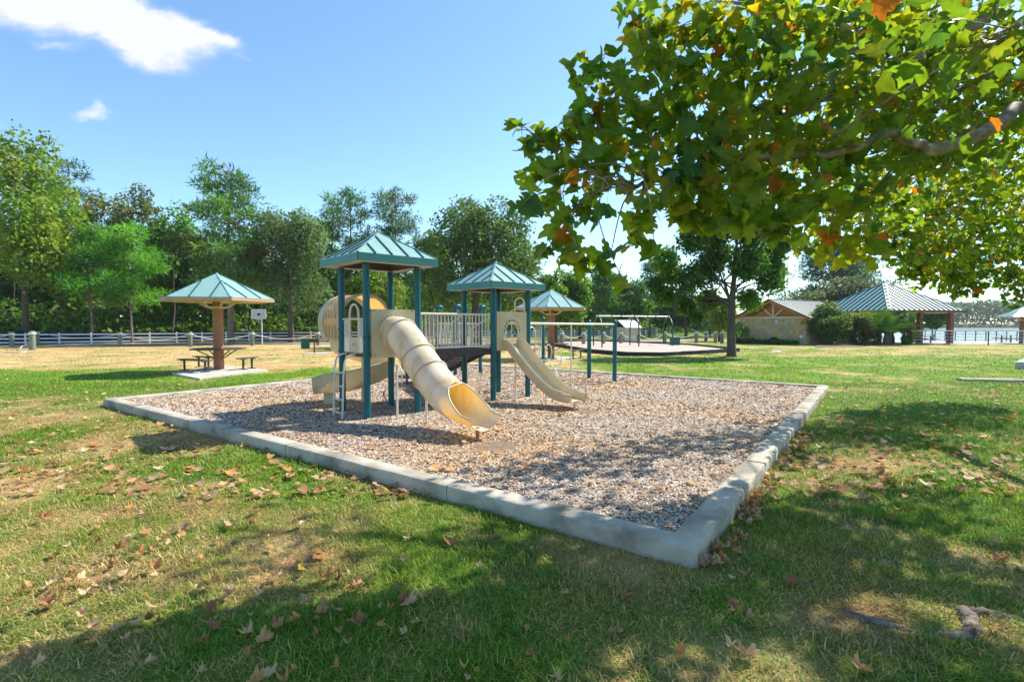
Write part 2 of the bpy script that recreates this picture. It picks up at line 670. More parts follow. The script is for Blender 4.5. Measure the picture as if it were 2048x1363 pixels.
def basis(x, z):
    x = x / (np.linalg.norm(x, axis=1, keepdims=True) + 1e-9)
    z = z - x * np.sum(x * z, 1, keepdims=True)
    z = z / (np.linalg.norm(z, axis=1, keepdims=True) + 1e-9)
    return np.stack([x, np.cross(z, x), z], axis=2)


def fbm(x, y, s, seed=0.0, oct=3):
    v, a, t = 0.0, 1.0, 0.0
    for o in range(oct):
        v += a * mnoise.noise(Vector((x * s + seed * 13.7, y * s - seed * 7.1, seed)))
        t += a
        a *= .55
        s *= 2.1
    return v / t


# ------------------------------------------------------------------ sandbox frame
KZ = 0.155                      # top of the concrete border
CZ = 0.11                       # top of the wood chips
KN = P(1392, 1098, KZ)
KL = P(205, 797, KZ)
KR = P(1637, 769, KZ)
ax1 = Vector((KL.x - KN.x, KL.y - KN.y)).normalized()
LEN1 = Vector((KL.x - KN.x, KL.y - KN.y)).length
ax2 = Vector((-ax1.y, ax1.x))
if ax2.dot(Vector((KR.x - KN.x, KR.y - KN.y))) < 0:
    ax2 = -ax2
LEN2 = ax2.dot(Vector((KR.x - KN.x, KR.y - KN.y)))
KW = 0.25


def kb(a, b):
    return Vector((KN.x + ax1.x * a + ax2.x * b, KN.y + ax1.y * a + ax2.y * b))


def kloc(x, y):
    d = Vector((x - KN.x, y - KN.y))
    return d.dot(ax1), d.dot(ax2)


def in_sandbox(x, y, m=0.0):
    a, b = kloc(x, y)
    return -m < a < LEN1 + m and -m < b < LEN2 + m


def smooth(t):
    t = max(0.0, min(1.0, t))
    return t * t * (3 - 2 * t)


def dryness(x, y):
    d = .40 + 1.15 * fbm(x, y, .55, 1) + .55 * fbm(x, y, 2.2, 2, 2)
    if x < 3:
        d += .40 * smooth((y - 19 - 1.2 * fbm(x, y, .3, 5)) / 4)
        d -= .38 * smooth((y - 12.0) / 2) * (1 - smooth((y - 18.5) / 3))
        d += .12 * smooth((-x - 2) / 4) * (1 - smooth((y - 10) / 3))
    else:
        d -= .22 * smooth((y - 6) / 6) * (1 - smooth((y - 25) / 6))
        d += .14 * smooth((y - 27) / 6) + .10 * smooth((x - 19) / 5) * smooth((y - 27) / 6) - .12 * smooth((x - 8) / 4) * smooth((y - 22) / 4)
    if y < 6:
        d += .07
    if x > 1.5 and y < 14:
        d -= .17
    if y > 80:
        d = .1
    return max(0.0, min(1.0, d))


GREEN = np.array([.11, .24, .022])
GREEN2 = np.array([.19, .30, .028])
STRAW = np.array([.62, .45, .21])
BROWN = np.array([.52, .32, .14])


def lawn_col(x, y, d):
    k = .5 + .9 * fbm(x, y, 1.3, 8, 2)
    g = GREEN + (GREEN2 - GREEN) * max(0, min(1, k))
    s = STRAW + (BROWN - STRAW) * max(0, min(1, .45 + 1.1 * fbm(x, y, .9, 9, 2)))
    d = smooth((d - .15) / .72)
    return g * (1 - d) + s * d


# ground sheet out to the horizon
xs = np.concatenate([-np.geomspace(900, 46, 16), np.arange(-44, -15, 1.2), np.arange(-15, 15, .3), np.arange(15, 46, 1.2), np.geomspace(47, 900, 16)])
ys = np.concatenate([[-900, -300, -100, -30, -10, -4, 0], np.arange(1, 22, .3), np.arange(22, 66, 1.2), np.geomspace(67, 1500, 26)])
gv, gc = [], []
for y in ys:
    for x in xs:
        z = zt(x, y)
        if not in_sandbox(x, y, .6) and abs(x) < 40 and 0 < y < 60:
            z += .035 * fbm(x, y, .35, 3, 2)
        gv.append((x, y, z - .004))
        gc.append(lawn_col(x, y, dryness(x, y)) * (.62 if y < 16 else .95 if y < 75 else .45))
nx = len(xs)
gf = [(j * nx + i, j * nx + i + 1, (j + 1) * nx + i + 1, (j + 1) * nx + i) for j in range(len(ys) - 1) for i in range(nx - 1)]
me = bpy.data.meshes.new('ground')
me.from_pydata(gv, [], gf)
me.polygons.foreach_set('use_smooth', [True] * len(me.polygons))
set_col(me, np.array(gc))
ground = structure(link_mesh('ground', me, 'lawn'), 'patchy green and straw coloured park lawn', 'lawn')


def zl(x, y):                   # lawn surface
    z = zt(x, y)
    if not in_sandbox(x, y, .6) and abs(x) < 40 and 0 < y < 60:
        z += .035 * fbm(x, y, .35, 3, 2)
    return z - .004


# lake
wat = MB().add([(37, 56, -1.45), (900, 56, -1.45), (900, 345, -1.45), (222, 345, -1.45)], [(0, 1, 2, 3)]).build('water', 'water')
structure(wat, 'pale lake water beyond the railing', 'lake')

# road between the bollards and the white fence
rd = [G(-260, 691), G(120, 690.5), G(520, 688.5), G(1060, 684.5), G(1420, 683)]
mb = MB()
vs = []
for i, p in enumerate(rd):
    d = (rd[min(i + 1, 4)] - rd[max(i - 1, 0)]).normalized()
    nn = Vector((-d.y, d.x, 0))
    for w in (0, 5.2):
        q = p + nn * w
        vs.append((q.x, q.y, zt(q.x, q.y) + .045))
mb.add(vs, [(2 * i, 2 * i + 2, 2 * i + 3, 2 * i + 1) for i in range(4)])
structure(mb.build('road', 'asphalt'), 'pale asphalt road behind the rope bollards', 'road')

# concrete border of the play area
def ring(inset, ch, z, per=46):
    c = [(inset, inset), (LEN1 - inset, inset), (LEN1 - inset, LEN2 - inset), (inset, LEN2 - inset)]
    pts = []
    for i in range(4):
        a, b = Vector(c[i]), Vector(c[(i + 1) % 4])
        d = (b - a).normalized()
        a2, b2 = a + d * ch, b - d * ch
        for k in range(per):
            pts.append(a2 + (b2 - a2) * (k / (per - 1)))
    out = []
    for q in pts:
        w = kb(q.x, q.y)
        jig = .006 * fbm(w.x, w.y, 3.0, z * 40 + 2, 2)
        out.append(Vector((w.x + jig, w.y + jig, z + .0045 * fbm(w.x, w.y, 1.6, z * 9 + inset * 3, 2))))
    return out


prof = [(.0, -.08), (-.003, .06), (.001, .125), (.008, .145), (.024, .155), (KW - .024, .155), (KW - .008, .146), (KW, .13), (KW, -.05)]
rings = [ring(i, .05 - min(.04, i * .16), z) for i, z in prof]
n = len(rings[0])
mb = MB()
vs = [p for r in rings for p in r]
fs = []
for i in range(len(rings) - 1):
    for k in range(n):
        a, b = i * n + k, i * n + (k + 1) % n
        fs.append((a, b, b + n, a + n))
mb.add(vs, fs)
kerb = mb.build('concrete_border', 'concrete', smooth=50)
for (aa, bb, along) in [(x, KW / 2, 1) for x in (2.55, 5.6, 8.7, 11.3)] + [(KW / 2, x, 2) for x in (2.9, 6.1, 9.2)]:
    q = kb(aa, bb)
    dd_ = ax1 if along == 1 else ax2
    MB().box((q.x, q.y, KZ - .098), (.010, KW + .006, .21), math.atan2(dd_.y, dd_.x)).build('joint', 'joint', kerb)
tag(kerb, 'low weathered concrete border framing the wood chip play area', 'border')

# wood chips
poly = [kb(KW - .02, KW - .02), kb(LEN1 - KW + .02, KW - .02), kb(LEN1 - KW + .02, LEN2 - KW + .02), kb(KW - .02, LEN2 - KW + .02)]
GN = 60
vs = []
for j in range(GN + 1):
    for i in range(GN + 1):
        q = kb(KW - .02 + (LEN1 - 2 * KW + .04) * i / GN, KW - .02 + (LEN2 - 2 * KW + .04) * j / GN)
        vs.append((q.x, q.y, CZ - .02 + .03 * fbm(q.x, q.y, .8, 4, 2)))
fs = [(j * (GN + 1) + i, j * (GN + 1) + i + 1, (j + 1) * (GN + 1) + i + 1, (j + 1) * (GN + 1) + i) for j in range(GN) for i in range(GN)]
bed = MB().add(vs, fs).build('mulch_bed', 'mulch')
structure(bed, 'brown mulch bed inside the concrete border', 'mulch')
cand = 400000
a = RNG.uniform(KW, LEN1 - KW, cand)
b = RNG.uniform(KW, LEN2 - KW, cand)
px = KN.x + ax1.x * a + ax2.x * b
py = KN.y + ax1.y * a + ax2.y * b
keep = RNG.uniform(size=cand) < np.clip((6.5 / py) ** 1.1, .22, 1)
px, py = px[keep], py[keep]
N = len(px)
pat = np.array([fbm(x, y, .5, 21, 3) for x, y in zip(px, py)])
pz = CZ - .012 + .03 * np.array([fbm(x, y, .8, 4, 2) for x, y in zip(px, py)]) + RNG.uniform(0, .018, N)
pal = np.array([[.48, .42, .36], [.58, .52, .45], [.38, .32, .27], [.68, .59, .49], [.58, .38, .20], [.46, .29, .16], [.34, .26, .20], [.64, .47, .30]])
for (hx, hy, hr) in ((-.2, 7.3, .9), (1.5, 10.1, .8), (-4.6, 11.0, .8), (2.2, 14.6, 1.0)):
    pat = pat + .55 * np.exp(-((px - hx) ** 2 + (py - hy) ** 2) / hr ** 2)
    pz = pz - .035 * np.exp(-((px - hx) ** 2 + (py - hy) ** 2) / (.5 * hr) ** 2)
idx = np.where(pat + RNG.normal(0, .28, N) > .09, RNG.choice([3, 4, 5, 7, 6, 4], N), RNG.choice([0, 1, 2, 3, 0, 1, 6], N))
cc = pal[idx] * np.array([1.1, 1.05, 1.0]) * RNG.uniform(.8, 1.22, (N, 1))
grow = np.clip(py / 7, 1, 2.0)
S = np.stack([RNG.uniform(.025, .07, N) * grow ** .6, RNG.uniform(.009, .018, N) * grow, np.ones(N)], 1)
me = inst_mesh('wood_chips', [(-.5, -.5, 0), (.5, -.4, 0), (.45, .5, 0), (-.5, .35, 0)], [(0, 1, 2, 3)], rand_rot(N, 2.6), S, np.stack([px, py, pz], 1), cc)
o = link_mesh('wood_chips', me, 'chip')
o['kind'] = 'stuff'
o['label'] = 'loose grey and brown wood chips covering the play area'
o['category'] = 'wood chips'


# grass blades
SLABS = []                      # (centre, radius) kept clear of blades


def grass(n, y0, y1, wid, hgt, seed):
    yv = np.sqrt(RNG.uniform(y0 ** 2, y1 ** 2, n))
    xv = RNG.uniform(-1.06, 1.06, n) * yv * 1.02
    keepi = []
    A = np.array([[ax1.x, ax1.y], [ax2.x, ax2.y]])
    loc = (np.stack([xv, yv], 1) - np.array([KN.x, KN.y])) @ A.T
    inside = (loc[:, 0] > -.015) & (loc[:, 0] < LEN1 + .01) & (loc[:, 1] > -.015) & (loc[:, 1] < LEN2 + .01)
    xv, yv = xv[~inside], yv[~inside]
    dr = np.array([dryness(x, y) for x, y in zip(xv, yv)])
    m = RNG.uniform(size=len(xv)) < 1 - .5 * dr
    xv, yv, dr = xv[m], yv[m], dr[m]
    n = len(xv)
    col = np.array([lawn_col(x, y, d) for x, y, d in zip(xv, yv, np.clip(dr + RNG.normal(0, .30, n), 0, 1))]) * RNG.uniform(.65, 1.55, (n, 1))
    z = np.array([zl(x, y) for x, y in zip(xv, yv)])
    tuft = np.array([.5 + .9 * fbm(x, y, 3.0, 31, 2) for x, y in zip(xv, yv)])
    hh = hgt * RNG.uniform(.45, 1.25, n) * np.clip(.6 + .8 * tuft - .25 * dr, .35, 1.5)
    th = RNG.uniform(0, 2 * np.pi, n)
    lean = RNG.uniform(.1, 1.1, n) + .5 * dr
    x = np.stack([np.cos(th), np.sin(th), np.zeros(n)], 1)
    side = np.stack([-np.sin(th), np.cos(th), np.zeros(n)], 1)
    zz = np.stack([side[:, 0] * np.sin(lean), side[:, 1] * np.sin(lean), np.cos(lean)], 1)
    yx = np.cross(zz, x)
    Rm = np.stack([x, yx, zz], 2)
    S = np.stack([wid * RNG.uniform(.6, 1.3, n), hh, hh], 1)
    return Rm, S, np.stack([xv, yv, z - .004], 1), col


parts = [grass(150000, 2.3, 5.2, .0068, .066, 1), grass(170000, 5.2, 10, .011, .068, 2), grass(110000, 10, 22, .020, .072, 3), grass(60000, 22, 40, .045, .085, 4)]
Rm, S, PP, CCc = [np.concatenate([p[i] for p in parts]) for i in range(4)]
me = inst_mesh('grass', [(-.5, 0, 0), (.5, 0, 0), (.33, .05, .6), (0, .32, 1.0), (-.33, .05, .6)], [(0, 1, 2, 4), (4, 2, 3)], Rm, S, PP, CCc)
o = link_mesh('grass', me, 'grass_blade')
o['kind'] = 'stuff'
o['label'] = 'short green and straw grass blades of the lawn'
o['category'] = 'grass'
# ------------------------------------------------------------------ roofs made of standing seam panels
def panel_roof(parent, corners, apex, panels, mat, seam_mat='teal_seam', fascia=.16, fascia_mat='teal_fascia', soffit='soffit', inner=None,
               thick=.012, seam=.022, off=(0, 0, 0), hip=None, under=True):
    """corners: eave points counter-clockwise seen from above (top of the eave); apex: point. Part 'roof' with its panels as sub-parts"""
    corners = [Vector(c) for c in corners]
    apex = Vector(apex)
    n = len(corners)
    cen = sum(corners, Vector()) / n
    down = Vector((0, 0, -fascia))
    core = MB(off)
    # soffit ring and dark inside
    inn = [cen + (c - cen) * .72 + Vector((0, 0, -fascia + .004)) for c in corners]
    outc = [c + down + Vector((0, 0, .004)) for c in corners]
    for i in range(n):
        j = (i + 1) % n
        core.add([outc[i], outc[j], inn[j], inn[i]], [(0, 1, 2, 3)])
    roof = core.build('roof', soffit, parent)
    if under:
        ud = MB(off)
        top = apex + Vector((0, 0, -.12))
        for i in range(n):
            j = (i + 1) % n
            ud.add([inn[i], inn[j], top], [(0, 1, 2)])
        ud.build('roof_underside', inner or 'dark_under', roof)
    for i in range(n):
        a, b = corners[i], corners[(i + 1) % n]
        e = b - a
        w = e.length
        ed = e.normalized()
        mid = (a + b) / 2
        up = apex - mid
        up = up - ed * up.dot(ed)
        T = up.length
        ud_ = up.normalized()
        nrm = ed.cross(ud_).normalized()
        if nrm.z < 0:
            nrm = -nrm
        s_ap = (apex - mid).dot(ed)
        hw = w / 2

        def tm(s):
            return T * (1 - (s - s_ap) / (hw - s_ap)) if s > s_ap else T * (1 - (s_ap - s) / (s_ap + hw))

        def pt(s, t):
            return mid + ed * s + ud_ * t
        cuts = [-hw + w * k / panels for k in range(panels + 1)]
        for k in range(panels):
            s0, s1 = cuts[k] + .003, cuts[k + 1] - .003
            poly = [pt(s0, 0), pt(s1, 0)]
            t1, t0 = max(0, tm(s1)), max(0, tm(s0))
            if t1 > .01:
                poly.append(pt(s1, t1))
            if s0 < s_ap < s1:
                poly.append(pt(s_ap, T))
            if t0 > .01:
                poly.append(pt(s0, t0))
            if len(poly) > 2:
                MB(off).prism(poly, nrm * thick).build('roof_panel', mat, roof)
        for s in cuts[1:-1]:
            t = tm(s)
            if t > .03:
                MB(off).beam(pt(s, .0) + nrm * (thick + seam * .5), pt(s, t) + nrm * (thick + seam * .5), seam, seam, up=nrm).build('seam', seam_mat, roof)
        if fascia_mat:
            fo = (Vector((mid.x, mid.y, 0)) - Vector((cen.x, cen.y, 0))).normalized() * .012
            MB(off).prism([a + fo * .2, b + fo * .2, b + fo * .2 + down, a + fo * .2 + down], fo).build('fascia', fascia_mat, roof)
    for c in corners:
        d = (apex - c).normalized()
        hw_ = hip or .045
        MB(off).beam(c + Vector((0, 0, thick + .006)), apex + Vector((0, 0, thick + .006)), hw_, .02).build('hip_cap', mat, roof)
    MB(off).lathe([(.05, -.02), (.045, .02), (.01, .045)], apex + Vector((0, 0, .01)), 8).build('roof_cap', mat, roof)
    return roof


# ------------------------------------------------------------------ play structure
ANG = R(42)
E1 = Vector((math.cos(ANG), math.sin(ANG), 0))
E2 = Vector((math.sin(ANG), -math.cos(ANG), 0))
ZV = Vector((0, 0, 1))
A0 = Vector((-2.61, 10.05, CZ))
B0 = Vector((-0.38, 12.13, CZ))
HS = .535
PLAY = A0.copy()
play = thing('play_structure', 'teal and cream playground structure with roofed towers and slides on wood chips', 'playground', PLAY)


def pm():
    return MB(PLAY)


def part(mb, name, mat, parent=None, smooth=35):
    return mb.build(name, mat, parent or play, smooth)


def post(base, h, rad=.064, clamps=(), top='flat'):
    b = Vector(base)
    pr = [(rad, -.15), (rad, h)]
    if top == 'dome':
        pr += [(rad * 1.08, h), (rad * 1.08, h + .03), (rad * .85, h + .07), (rad * .3, h + .095)]
    o = part(pm().lathe(pr, b, 16), 'post', 'post_teal')
    for z in clamps:
        part(pm().lathe([(rad, z - .03), (rad + .012, z - .028), (rad + .012, z + .028), (rad, z + .03)], b, 16), 'clamp', 'post_teal', o)
    return o


def deck(c, z, hs=HS):
    c = Vector(c)
    o = part(pm().box(c + ZV * (z - .03), (2 * hs - .03, 2 * hs - .03, .06), ANG), 'platform', 'brown_deck', smooth=None)
    return o


def corner(c, i, j, hs=HS):
    return Vector(c) + E1 * (i * hs) + E2 * (j * hs)


DZ = 1.17
# tower A
for (i, j) in ((1, 1), (-1, 1), (-1, -1), (1, -1)):
    post(corner(A0, i, j), 2.82, clamps=(DZ + .03, 1.62 if (i, j) == (-1, -1) else 1.98, DZ + .3))
deck(A0, DZ)
# tower B
for (i, j) in ((1, 1), (-1, 1), (-1, -1), (1, -1)):
    post(corner(B0, i, j), 2.50, clamps=(DZ + .03, 1.98))
deck(B0, DZ)
for c, ze, za, k in ((A0, 2.97, 3.50, 5), (B0, 2.64, 3.14, 5)):
    hs = HS * 1.54
    cs = [corner(c, i, j, hs) + ZV * ze for (i, j) in ((1, 1), (1, -1), (-1, -1), (-1, 1))]
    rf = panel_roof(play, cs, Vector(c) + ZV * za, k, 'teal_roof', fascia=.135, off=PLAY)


def pipe(pts, r=.017, name='rail', parent=None, n=8, mat='cream_pipe', k=0):
    if k:
        pts = spline(pts, k)
    return part(pm().tube(pts, r, n), name, mat, parent)


def arch(p, q, z0, z1, r=.017, name='arch_rail', parent=None, n=10):
    p, q = Vector(p), Vector(q)
    hw = (q - p).length / 2
    mid = (p + q) / 2
    d = (q - p).normalized()
    pts = [p + ZV * z0]
    for k in range(n + 1):
        a = math.pi * (1 - k / n)
        pts.append(mid + d * (hw * math.cos(a)) + ZV * (z1 - hw + hw * math.sin(a)))
    pts.append(q + ZV * z0)
    return pipe(pts, r, name, parent)


def railing(p, q, z0, z1, nb, name='railing', extra=None):
    """a barrier: two rails and single balusters"""
    p, q = Vector(p), Vector(q)
    o = part(pm().tube([p + ZV * z1, q + ZV * z1], .021, 8).tube([p + ZV * z0, q + ZV * z0], .019, 8), name, 'cream_pipe')
    for k in range(nb):
        b = p + (q - p) * ((k + .5) / nb)
        part(pm().tube([b + ZV * z0, b + ZV * z1], .0115, 6), 'baluster', 'cream_pipe', o)
    return o


# bridge between the towers
b0, b1 = A0 + E1 * HS, B0 - E1 * HS
for k in range(8):
    p = b0 + (b1 - b0) * ((k + .5) / 8)
    part(pm().box(p + ZV * (DZ - .035), ((b1 - b0).length / 8 - .012, .92, .045), ANG), 'bridge_plank', 'brown_deck', smooth=None)
for s in (1, -1):
    p, q = b0 + E2 * (s * (HS - .02)) + E1 * .07, b1 + E2 * (s * (HS - .02)) - E1 * .07
    part(pm().beam(p + ZV * (DZ - .06) - E1 * .05, q + ZV * (DZ - .06) + E1 * .05, .05, .13), 'bridge_beam', 'brown_deck', smooth=None)
    railing(p, q, DZ + .07, 1.93, 20)


# panel helper: a flat board in the plane spanned by d (horizontal) and Z
def board(center, d, nrm, outline, th=.025, name='panel', mat='cream_plastic', parent=None):
    c = Vector(center)
    poly = [c + d * s + ZV * z - nrm * (th / 2) for (s, z) in outline]
    return part(pm().prism(poly, nrm * th), name, mat, parent, smooth=None)


def board_hole(center, d, nrm, w2, z0, z1, hole, th=.03, name='panel', mat='cream_plastic'):
    """board with an opening (hole: closed list of s, z, counter-clockwise)"""
    c = Vector(center)
    n = len(hole)
    hc = (sum(h[0] for h in hole) / n, sum(h[1] for h in hole) / n)
    out = []
    for (s, z) in hole:
        ds, dz = s - hc[0], z - hc[1]
        k = 1e9
        if abs(ds) > 1e-6:
            k = min(k, ((w2 if ds > 0 else -w2) - hc[0]) / ds)
        if abs(dz) > 1e-6:
            k = min(k, ((z1 if dz > 0 else z0) - hc[1]) / dz)
        out.append((hc[0] + ds * k, hc[1] + dz * k))
    for cs_, cz_ in ((-w2, z0), (w2, z0), (w2, z1), (-w2, z1)):
        i = min(range(n), key=lambda q: (out[q][0] - cs_) ** 2 + (out[q][1] - cz_) ** 2)
        out[i] = (cs_, cz_)
    mb = pm()
    vs = []
    for side in (-1, 1):
        for lst in (hole, out):
            vs += [c + d * s + ZV * z + nrm * (side * th / 2) for (s, z) in lst]
    fs = []
    for i in range(n):
        j = (i + 1) % n
        fs += [(i, n + i, n + j, j), (2 * n + i, 2 * n + j, 3 * n + j, 3 * n + i), (i, j, 2 * n + j, 2 * n + i), (n + i, 3 * n + i, 3 * n + j, n + j)]
    mb.add(vs, fs)
    return part(mb, name, mat, smooth=30)


# tube slide on tower A
TR = .305
fa = A0 + E2 * (HS + .02)
circ = [(TR * math.cos(2 * math.pi * k / 32), 1.57 + TR * math.sin(2 * math.pi * k / 32)) for k in range(32)]
# corner points of the board are added by snapping four rim directions
pan = board_hole(fa, E1, E2, HS - .075, 1.10, 2.0, circ)
for (s, z) in ((-.40, 1.14), (.40, 1.14), (-.40, 1.96), (.40, 1.96)):
    part(pm().lathe([(.016, 0), (.016, .02)], fa + E1 * s + ZV * z + E2 * .012, 8), 'bolt', 'bolt', pan)
for k in range(10):
    a = R(25 + 130 * k / 9)
    part(pm().sphere(fa + E1 * ((TR + .02) * math.cos(a)) + ZV * (1.57 + (TR + .02) * math.sin(a)) + E2 * .02, .011, 6, 4), 'bolt', 'bolt', pan)
TD = E2
tp = spline([fa + ZV * 1.57 - TD * .02, fa + TD * .22 + ZV * 1.55, fa + TD * .50 + ZV * 1.41, fa + TD * .95 + ZV * 1.07, fa + TD * 1.40 + ZV * .755,
             fa + TD * 1.80 + ZV * .545, fa + TD * 2.15 + ZV * .475, fa + TD * 2.48 + ZV * .46, fa + TD * 2.74 + ZV * .455], 6)


def frame_at(i, pts):
    d = (pts[min(i + 1, len(pts) - 1)] - pts[max(i - 1, 0)]).normalized()
    s = d.cross(ZV).normalized()
    u = s.cross(d).normalized()
    return d, s, u


def arc_sweep(pts, rads, halfs, n=28, lift=None):
    mb = pm()
    for i, p in enumerate(pts):
        d, s, u = frame_at(i, pts)
        for k in range(n + 1):
            a = -math.pi / 2 - halfs[i] + 2 * halfs[i] * k / n
            q = p + s * (rads[i] * math.cos(a)) + u * (rads[i] * math.sin(a))
            mb.v.append(q)
    for i in range(len(pts) - 1):
        for k in range(n):
            a = i * (n + 1) + k
            mb.f.append((a, a + 1, a + n + 2, a + n + 1))
    return mb


nt_ = len(tp)
# distance along for the cut of the mouth
dist = [0]
for i in range(1, nt_):
    dist.append(dist[-1] + (tp[i] - tp[i - 1]).length)
cut0, cut1 = dist[-1] - .78, dist[-1] - .20
halfs, rads = [], []
for i in range(nt_):
    t = (dist[i] - cut0) / (cut1 - cut0)
    if t <= 0:
        h = math.pi
    elif t < 1:
        h = math.acos(max(-1, min(1, -1 + 1.30 * t ** .9)))
    else:
        h = math.acos(.30) - .10 * (dist[i] - cut1) / .3
    halfs.append(h)
    rads.append(TR * (1 + max(0, t - .7) * .12))
tube = part(arc_sweep(tp, rads, halfs), 'tube_slide', 'tube_plastic', smooth=60)
for dd in (.34, 1.02, 1.50):
    i = min(range(nt_), key=lambda q: abs(dist[q] - dd))
    d, s, u = frame_at(i, tp)
    loop = [tp[i] + (s * math.cos(2 * math.pi * k / 32) + u * math.sin(2 * math.pi * k / 32)) * (TR + .012) for k in range(33)]
    part(pm().tube(loop, .016, 6, caps=False), 'flange', 'cream_plastic', tube, smooth=60)
    low = tp[i] - u * (TR + .01)
# rolled lip of the mouth
lip = [tube.data.vertices[i * 29].co + PLAY for i in range(nt_) if dist[i] > cut0 - .02]
lip2 = [tube.data.vertices[i * 29 + 28].co + PLAY for i in range(nt_) if dist[i] > cut0 - .02]
part(pm().tube(list(reversed(lip)) + lip2[1:], .014, 6), 'mouth_rim', 'cream_plastic', tube, smooth=60)
foot = tp[-1] - TD * .18
part(pm().tube([foot - ZV * .3, Vector((foot.x, foot.y, CZ - .05))], .03, 8), 'support_foot', 'terracotta', tube)
for (u, v0, v1, y) in ((794.5, 700, 836, 9.45), (852.7, 760, 845, 9.05)):
    b = P(u, v1, CZ)
    part(pm().tube([b - ZV * .1, b + ZV * (.98 if u < 800 else .62)], .021, 8), 'support_pole', 'cream_pipe', tube)

# straight slide on tower B
fb = B0 + E2 * (HS + .02)
hole = [(-.19, 1.2), (.19, 1.2)] + [(.19 * math.cos(math.pi * k / 12), 1.52 + .23 * math.sin(math.pi * k / 12)) for k in range(13)]
sp = board_hole(fb, E1, E2, HS - .075, 1.12, 2.0, hole)
for k in range(9):               # slots round the opening
    a = math.pi * (k + .5) / 9
    part(pm().box(fb + E1 * (.245 * math.cos(a)) + ZV * (1.52 + .285 * math.sin(a)) + E2 * .016, (.07, .006, .022)
                  if abs(math.cos(a)) < .6 else (.022, .006, .07), ANG), 'slot', 'dark_under', sp, smooth=None)
part(pm().tube([fb + ZV * 1.22, fb + ZV * 1.74], .012, 6), 'bar', 'cream_pipe', sp)
arch(fb + E1 * .12 - E2 * .02, fb + E1 * .42 - E2 * .02, 1.85, 2.33, .018)
path = spline([fb - E2 * .06 + ZV * 1.19, fb + E2 * .12 + ZV * 1.17, fb + E2 * .40 + ZV * .93, fb + E2 * .95 + ZV * .52, fb + E2 * 1.35 + ZV * .285,
               fb + E2 * 1.62 + ZV * .20, fb + E2 * 2.0 + ZV * .175], 5)
prf = [(-.285, .12), (-.27, .175), (-.245, .19), (-.215, .17), (-.195, .02), (-.16, 0), (.16, 0), (.195, .02), (.215, .17), (.245, .19), (.27, .175), (.285, .12)]
mb = pm()
for i, p in enumerate(path):
    d, s, u = frame_at(i, path)
    for (x, z) in prf:
        mb.v.append(p + s * x + u * (z * (1 if i < len(path) - 3 else .8)))
m_ = len(prf)
for i in range(len(path) - 1):
    for k in range(m_ - 1):
        a = i * m_ + k
        mb.f.append((a, a + 1, a + m_ + 1, a + m_))
slide = part(mb, 'straight_slide', 'cream_plastic', smooth=40)
for sgn in (-1, 1):              # side walls under the rolled edges
    w = pm()
    for i, p in enumerate(path):
        d, s, u = frame_at(i, path)
        w.v += [p + s * (sgn * .283) + u * .12, p + s * (sgn * .255) - u * .03]
    w.f = [(2 * i, 2 * i + 1, 2 * i + 3, 2 * i + 2) for i in range(len(path) - 1)]
    part(w, 'slide_side', 'cream_plastic', slide, smooth=40)
ft = path[-1] - E2 * .08
part(pm().tube([ft - ZV * .0, Vector((ft.x, ft.y, CZ - .05))], .022, 8), 'support_foot', 'cream_pipe', slide)
pp = fb + E2 * .35 - E1 * .2
part(pm().tube([Vector((pp.x, pp.y, CZ - .1)), pp + ZV * .95], .02, 8), 'support_pole', 'cream_pipe', slide)

# spiral slide on the back-left face of tower A
fs_ = A0 - E2 * HS
AXD = -E2
bar = pm()
BR = .57
bc = 1.76
NB = 30
hood_len = .86
for i in range(7):
    p = fs_ + AXD * (.10 + hood_len * i / 6) + ZV * bc
    for k in range(NB + 1):
        a = R(-128) + R(256) * k / NB + math.pi / 2
        bar.v.append(p + E1 * (BR * math.cos(a)) + ZV * (BR * math.sin(a)))
for i in range(6):
    for k in range(NB):
        a = i * (NB + 1) + k
        bar.f.append((a, a + 1, a + NB + 2, a + NB + 1))
hood = part(bar, 'spiral_hood', 'amber_plastic', smooth=60)
for t in (.06, .10 + hood_len):
    wide = .13 if t > .5 else .05
    mbb = pm()
    for i, (o_, r_) in enumerate(((-wide, BR + .02), (wide, BR + .02), (wide, BR - .02), (-wide, BR - .02))):
        p = fs_ + AXD * (t + o_) + ZV * bc
        for k in range(NB + 1):
            a = R(-128) + R(256) * k / NB + math.pi / 2
            mbb.v.append(p + E1 * (r_ * math.cos(a)) + ZV * (r_ * math.sin(a)))
    for i in range(4):
        for k in range(NB):
            a, b = i * (NB + 1) + k, ((i + 1) % 4) * (NB + 1) + k
            mbb.f.append((a, a + 1, b + 1, b))
    part(mbb, 'hood_rim', 'cream_plastic', hood, smooth=40)
for k in range(4):               # long moulded ribs on the hood's side
    for z0 in (-.32, .08):
        p = fs_ + AXD * (.26 + .15 * k) - E1 * (BR + .004) + ZV * bc
        part(pm().tube([p + ZV * z0, p + ZV * (z0 + .26)], .018, 6), 'hood_rib', 'cream_plastic', hood)
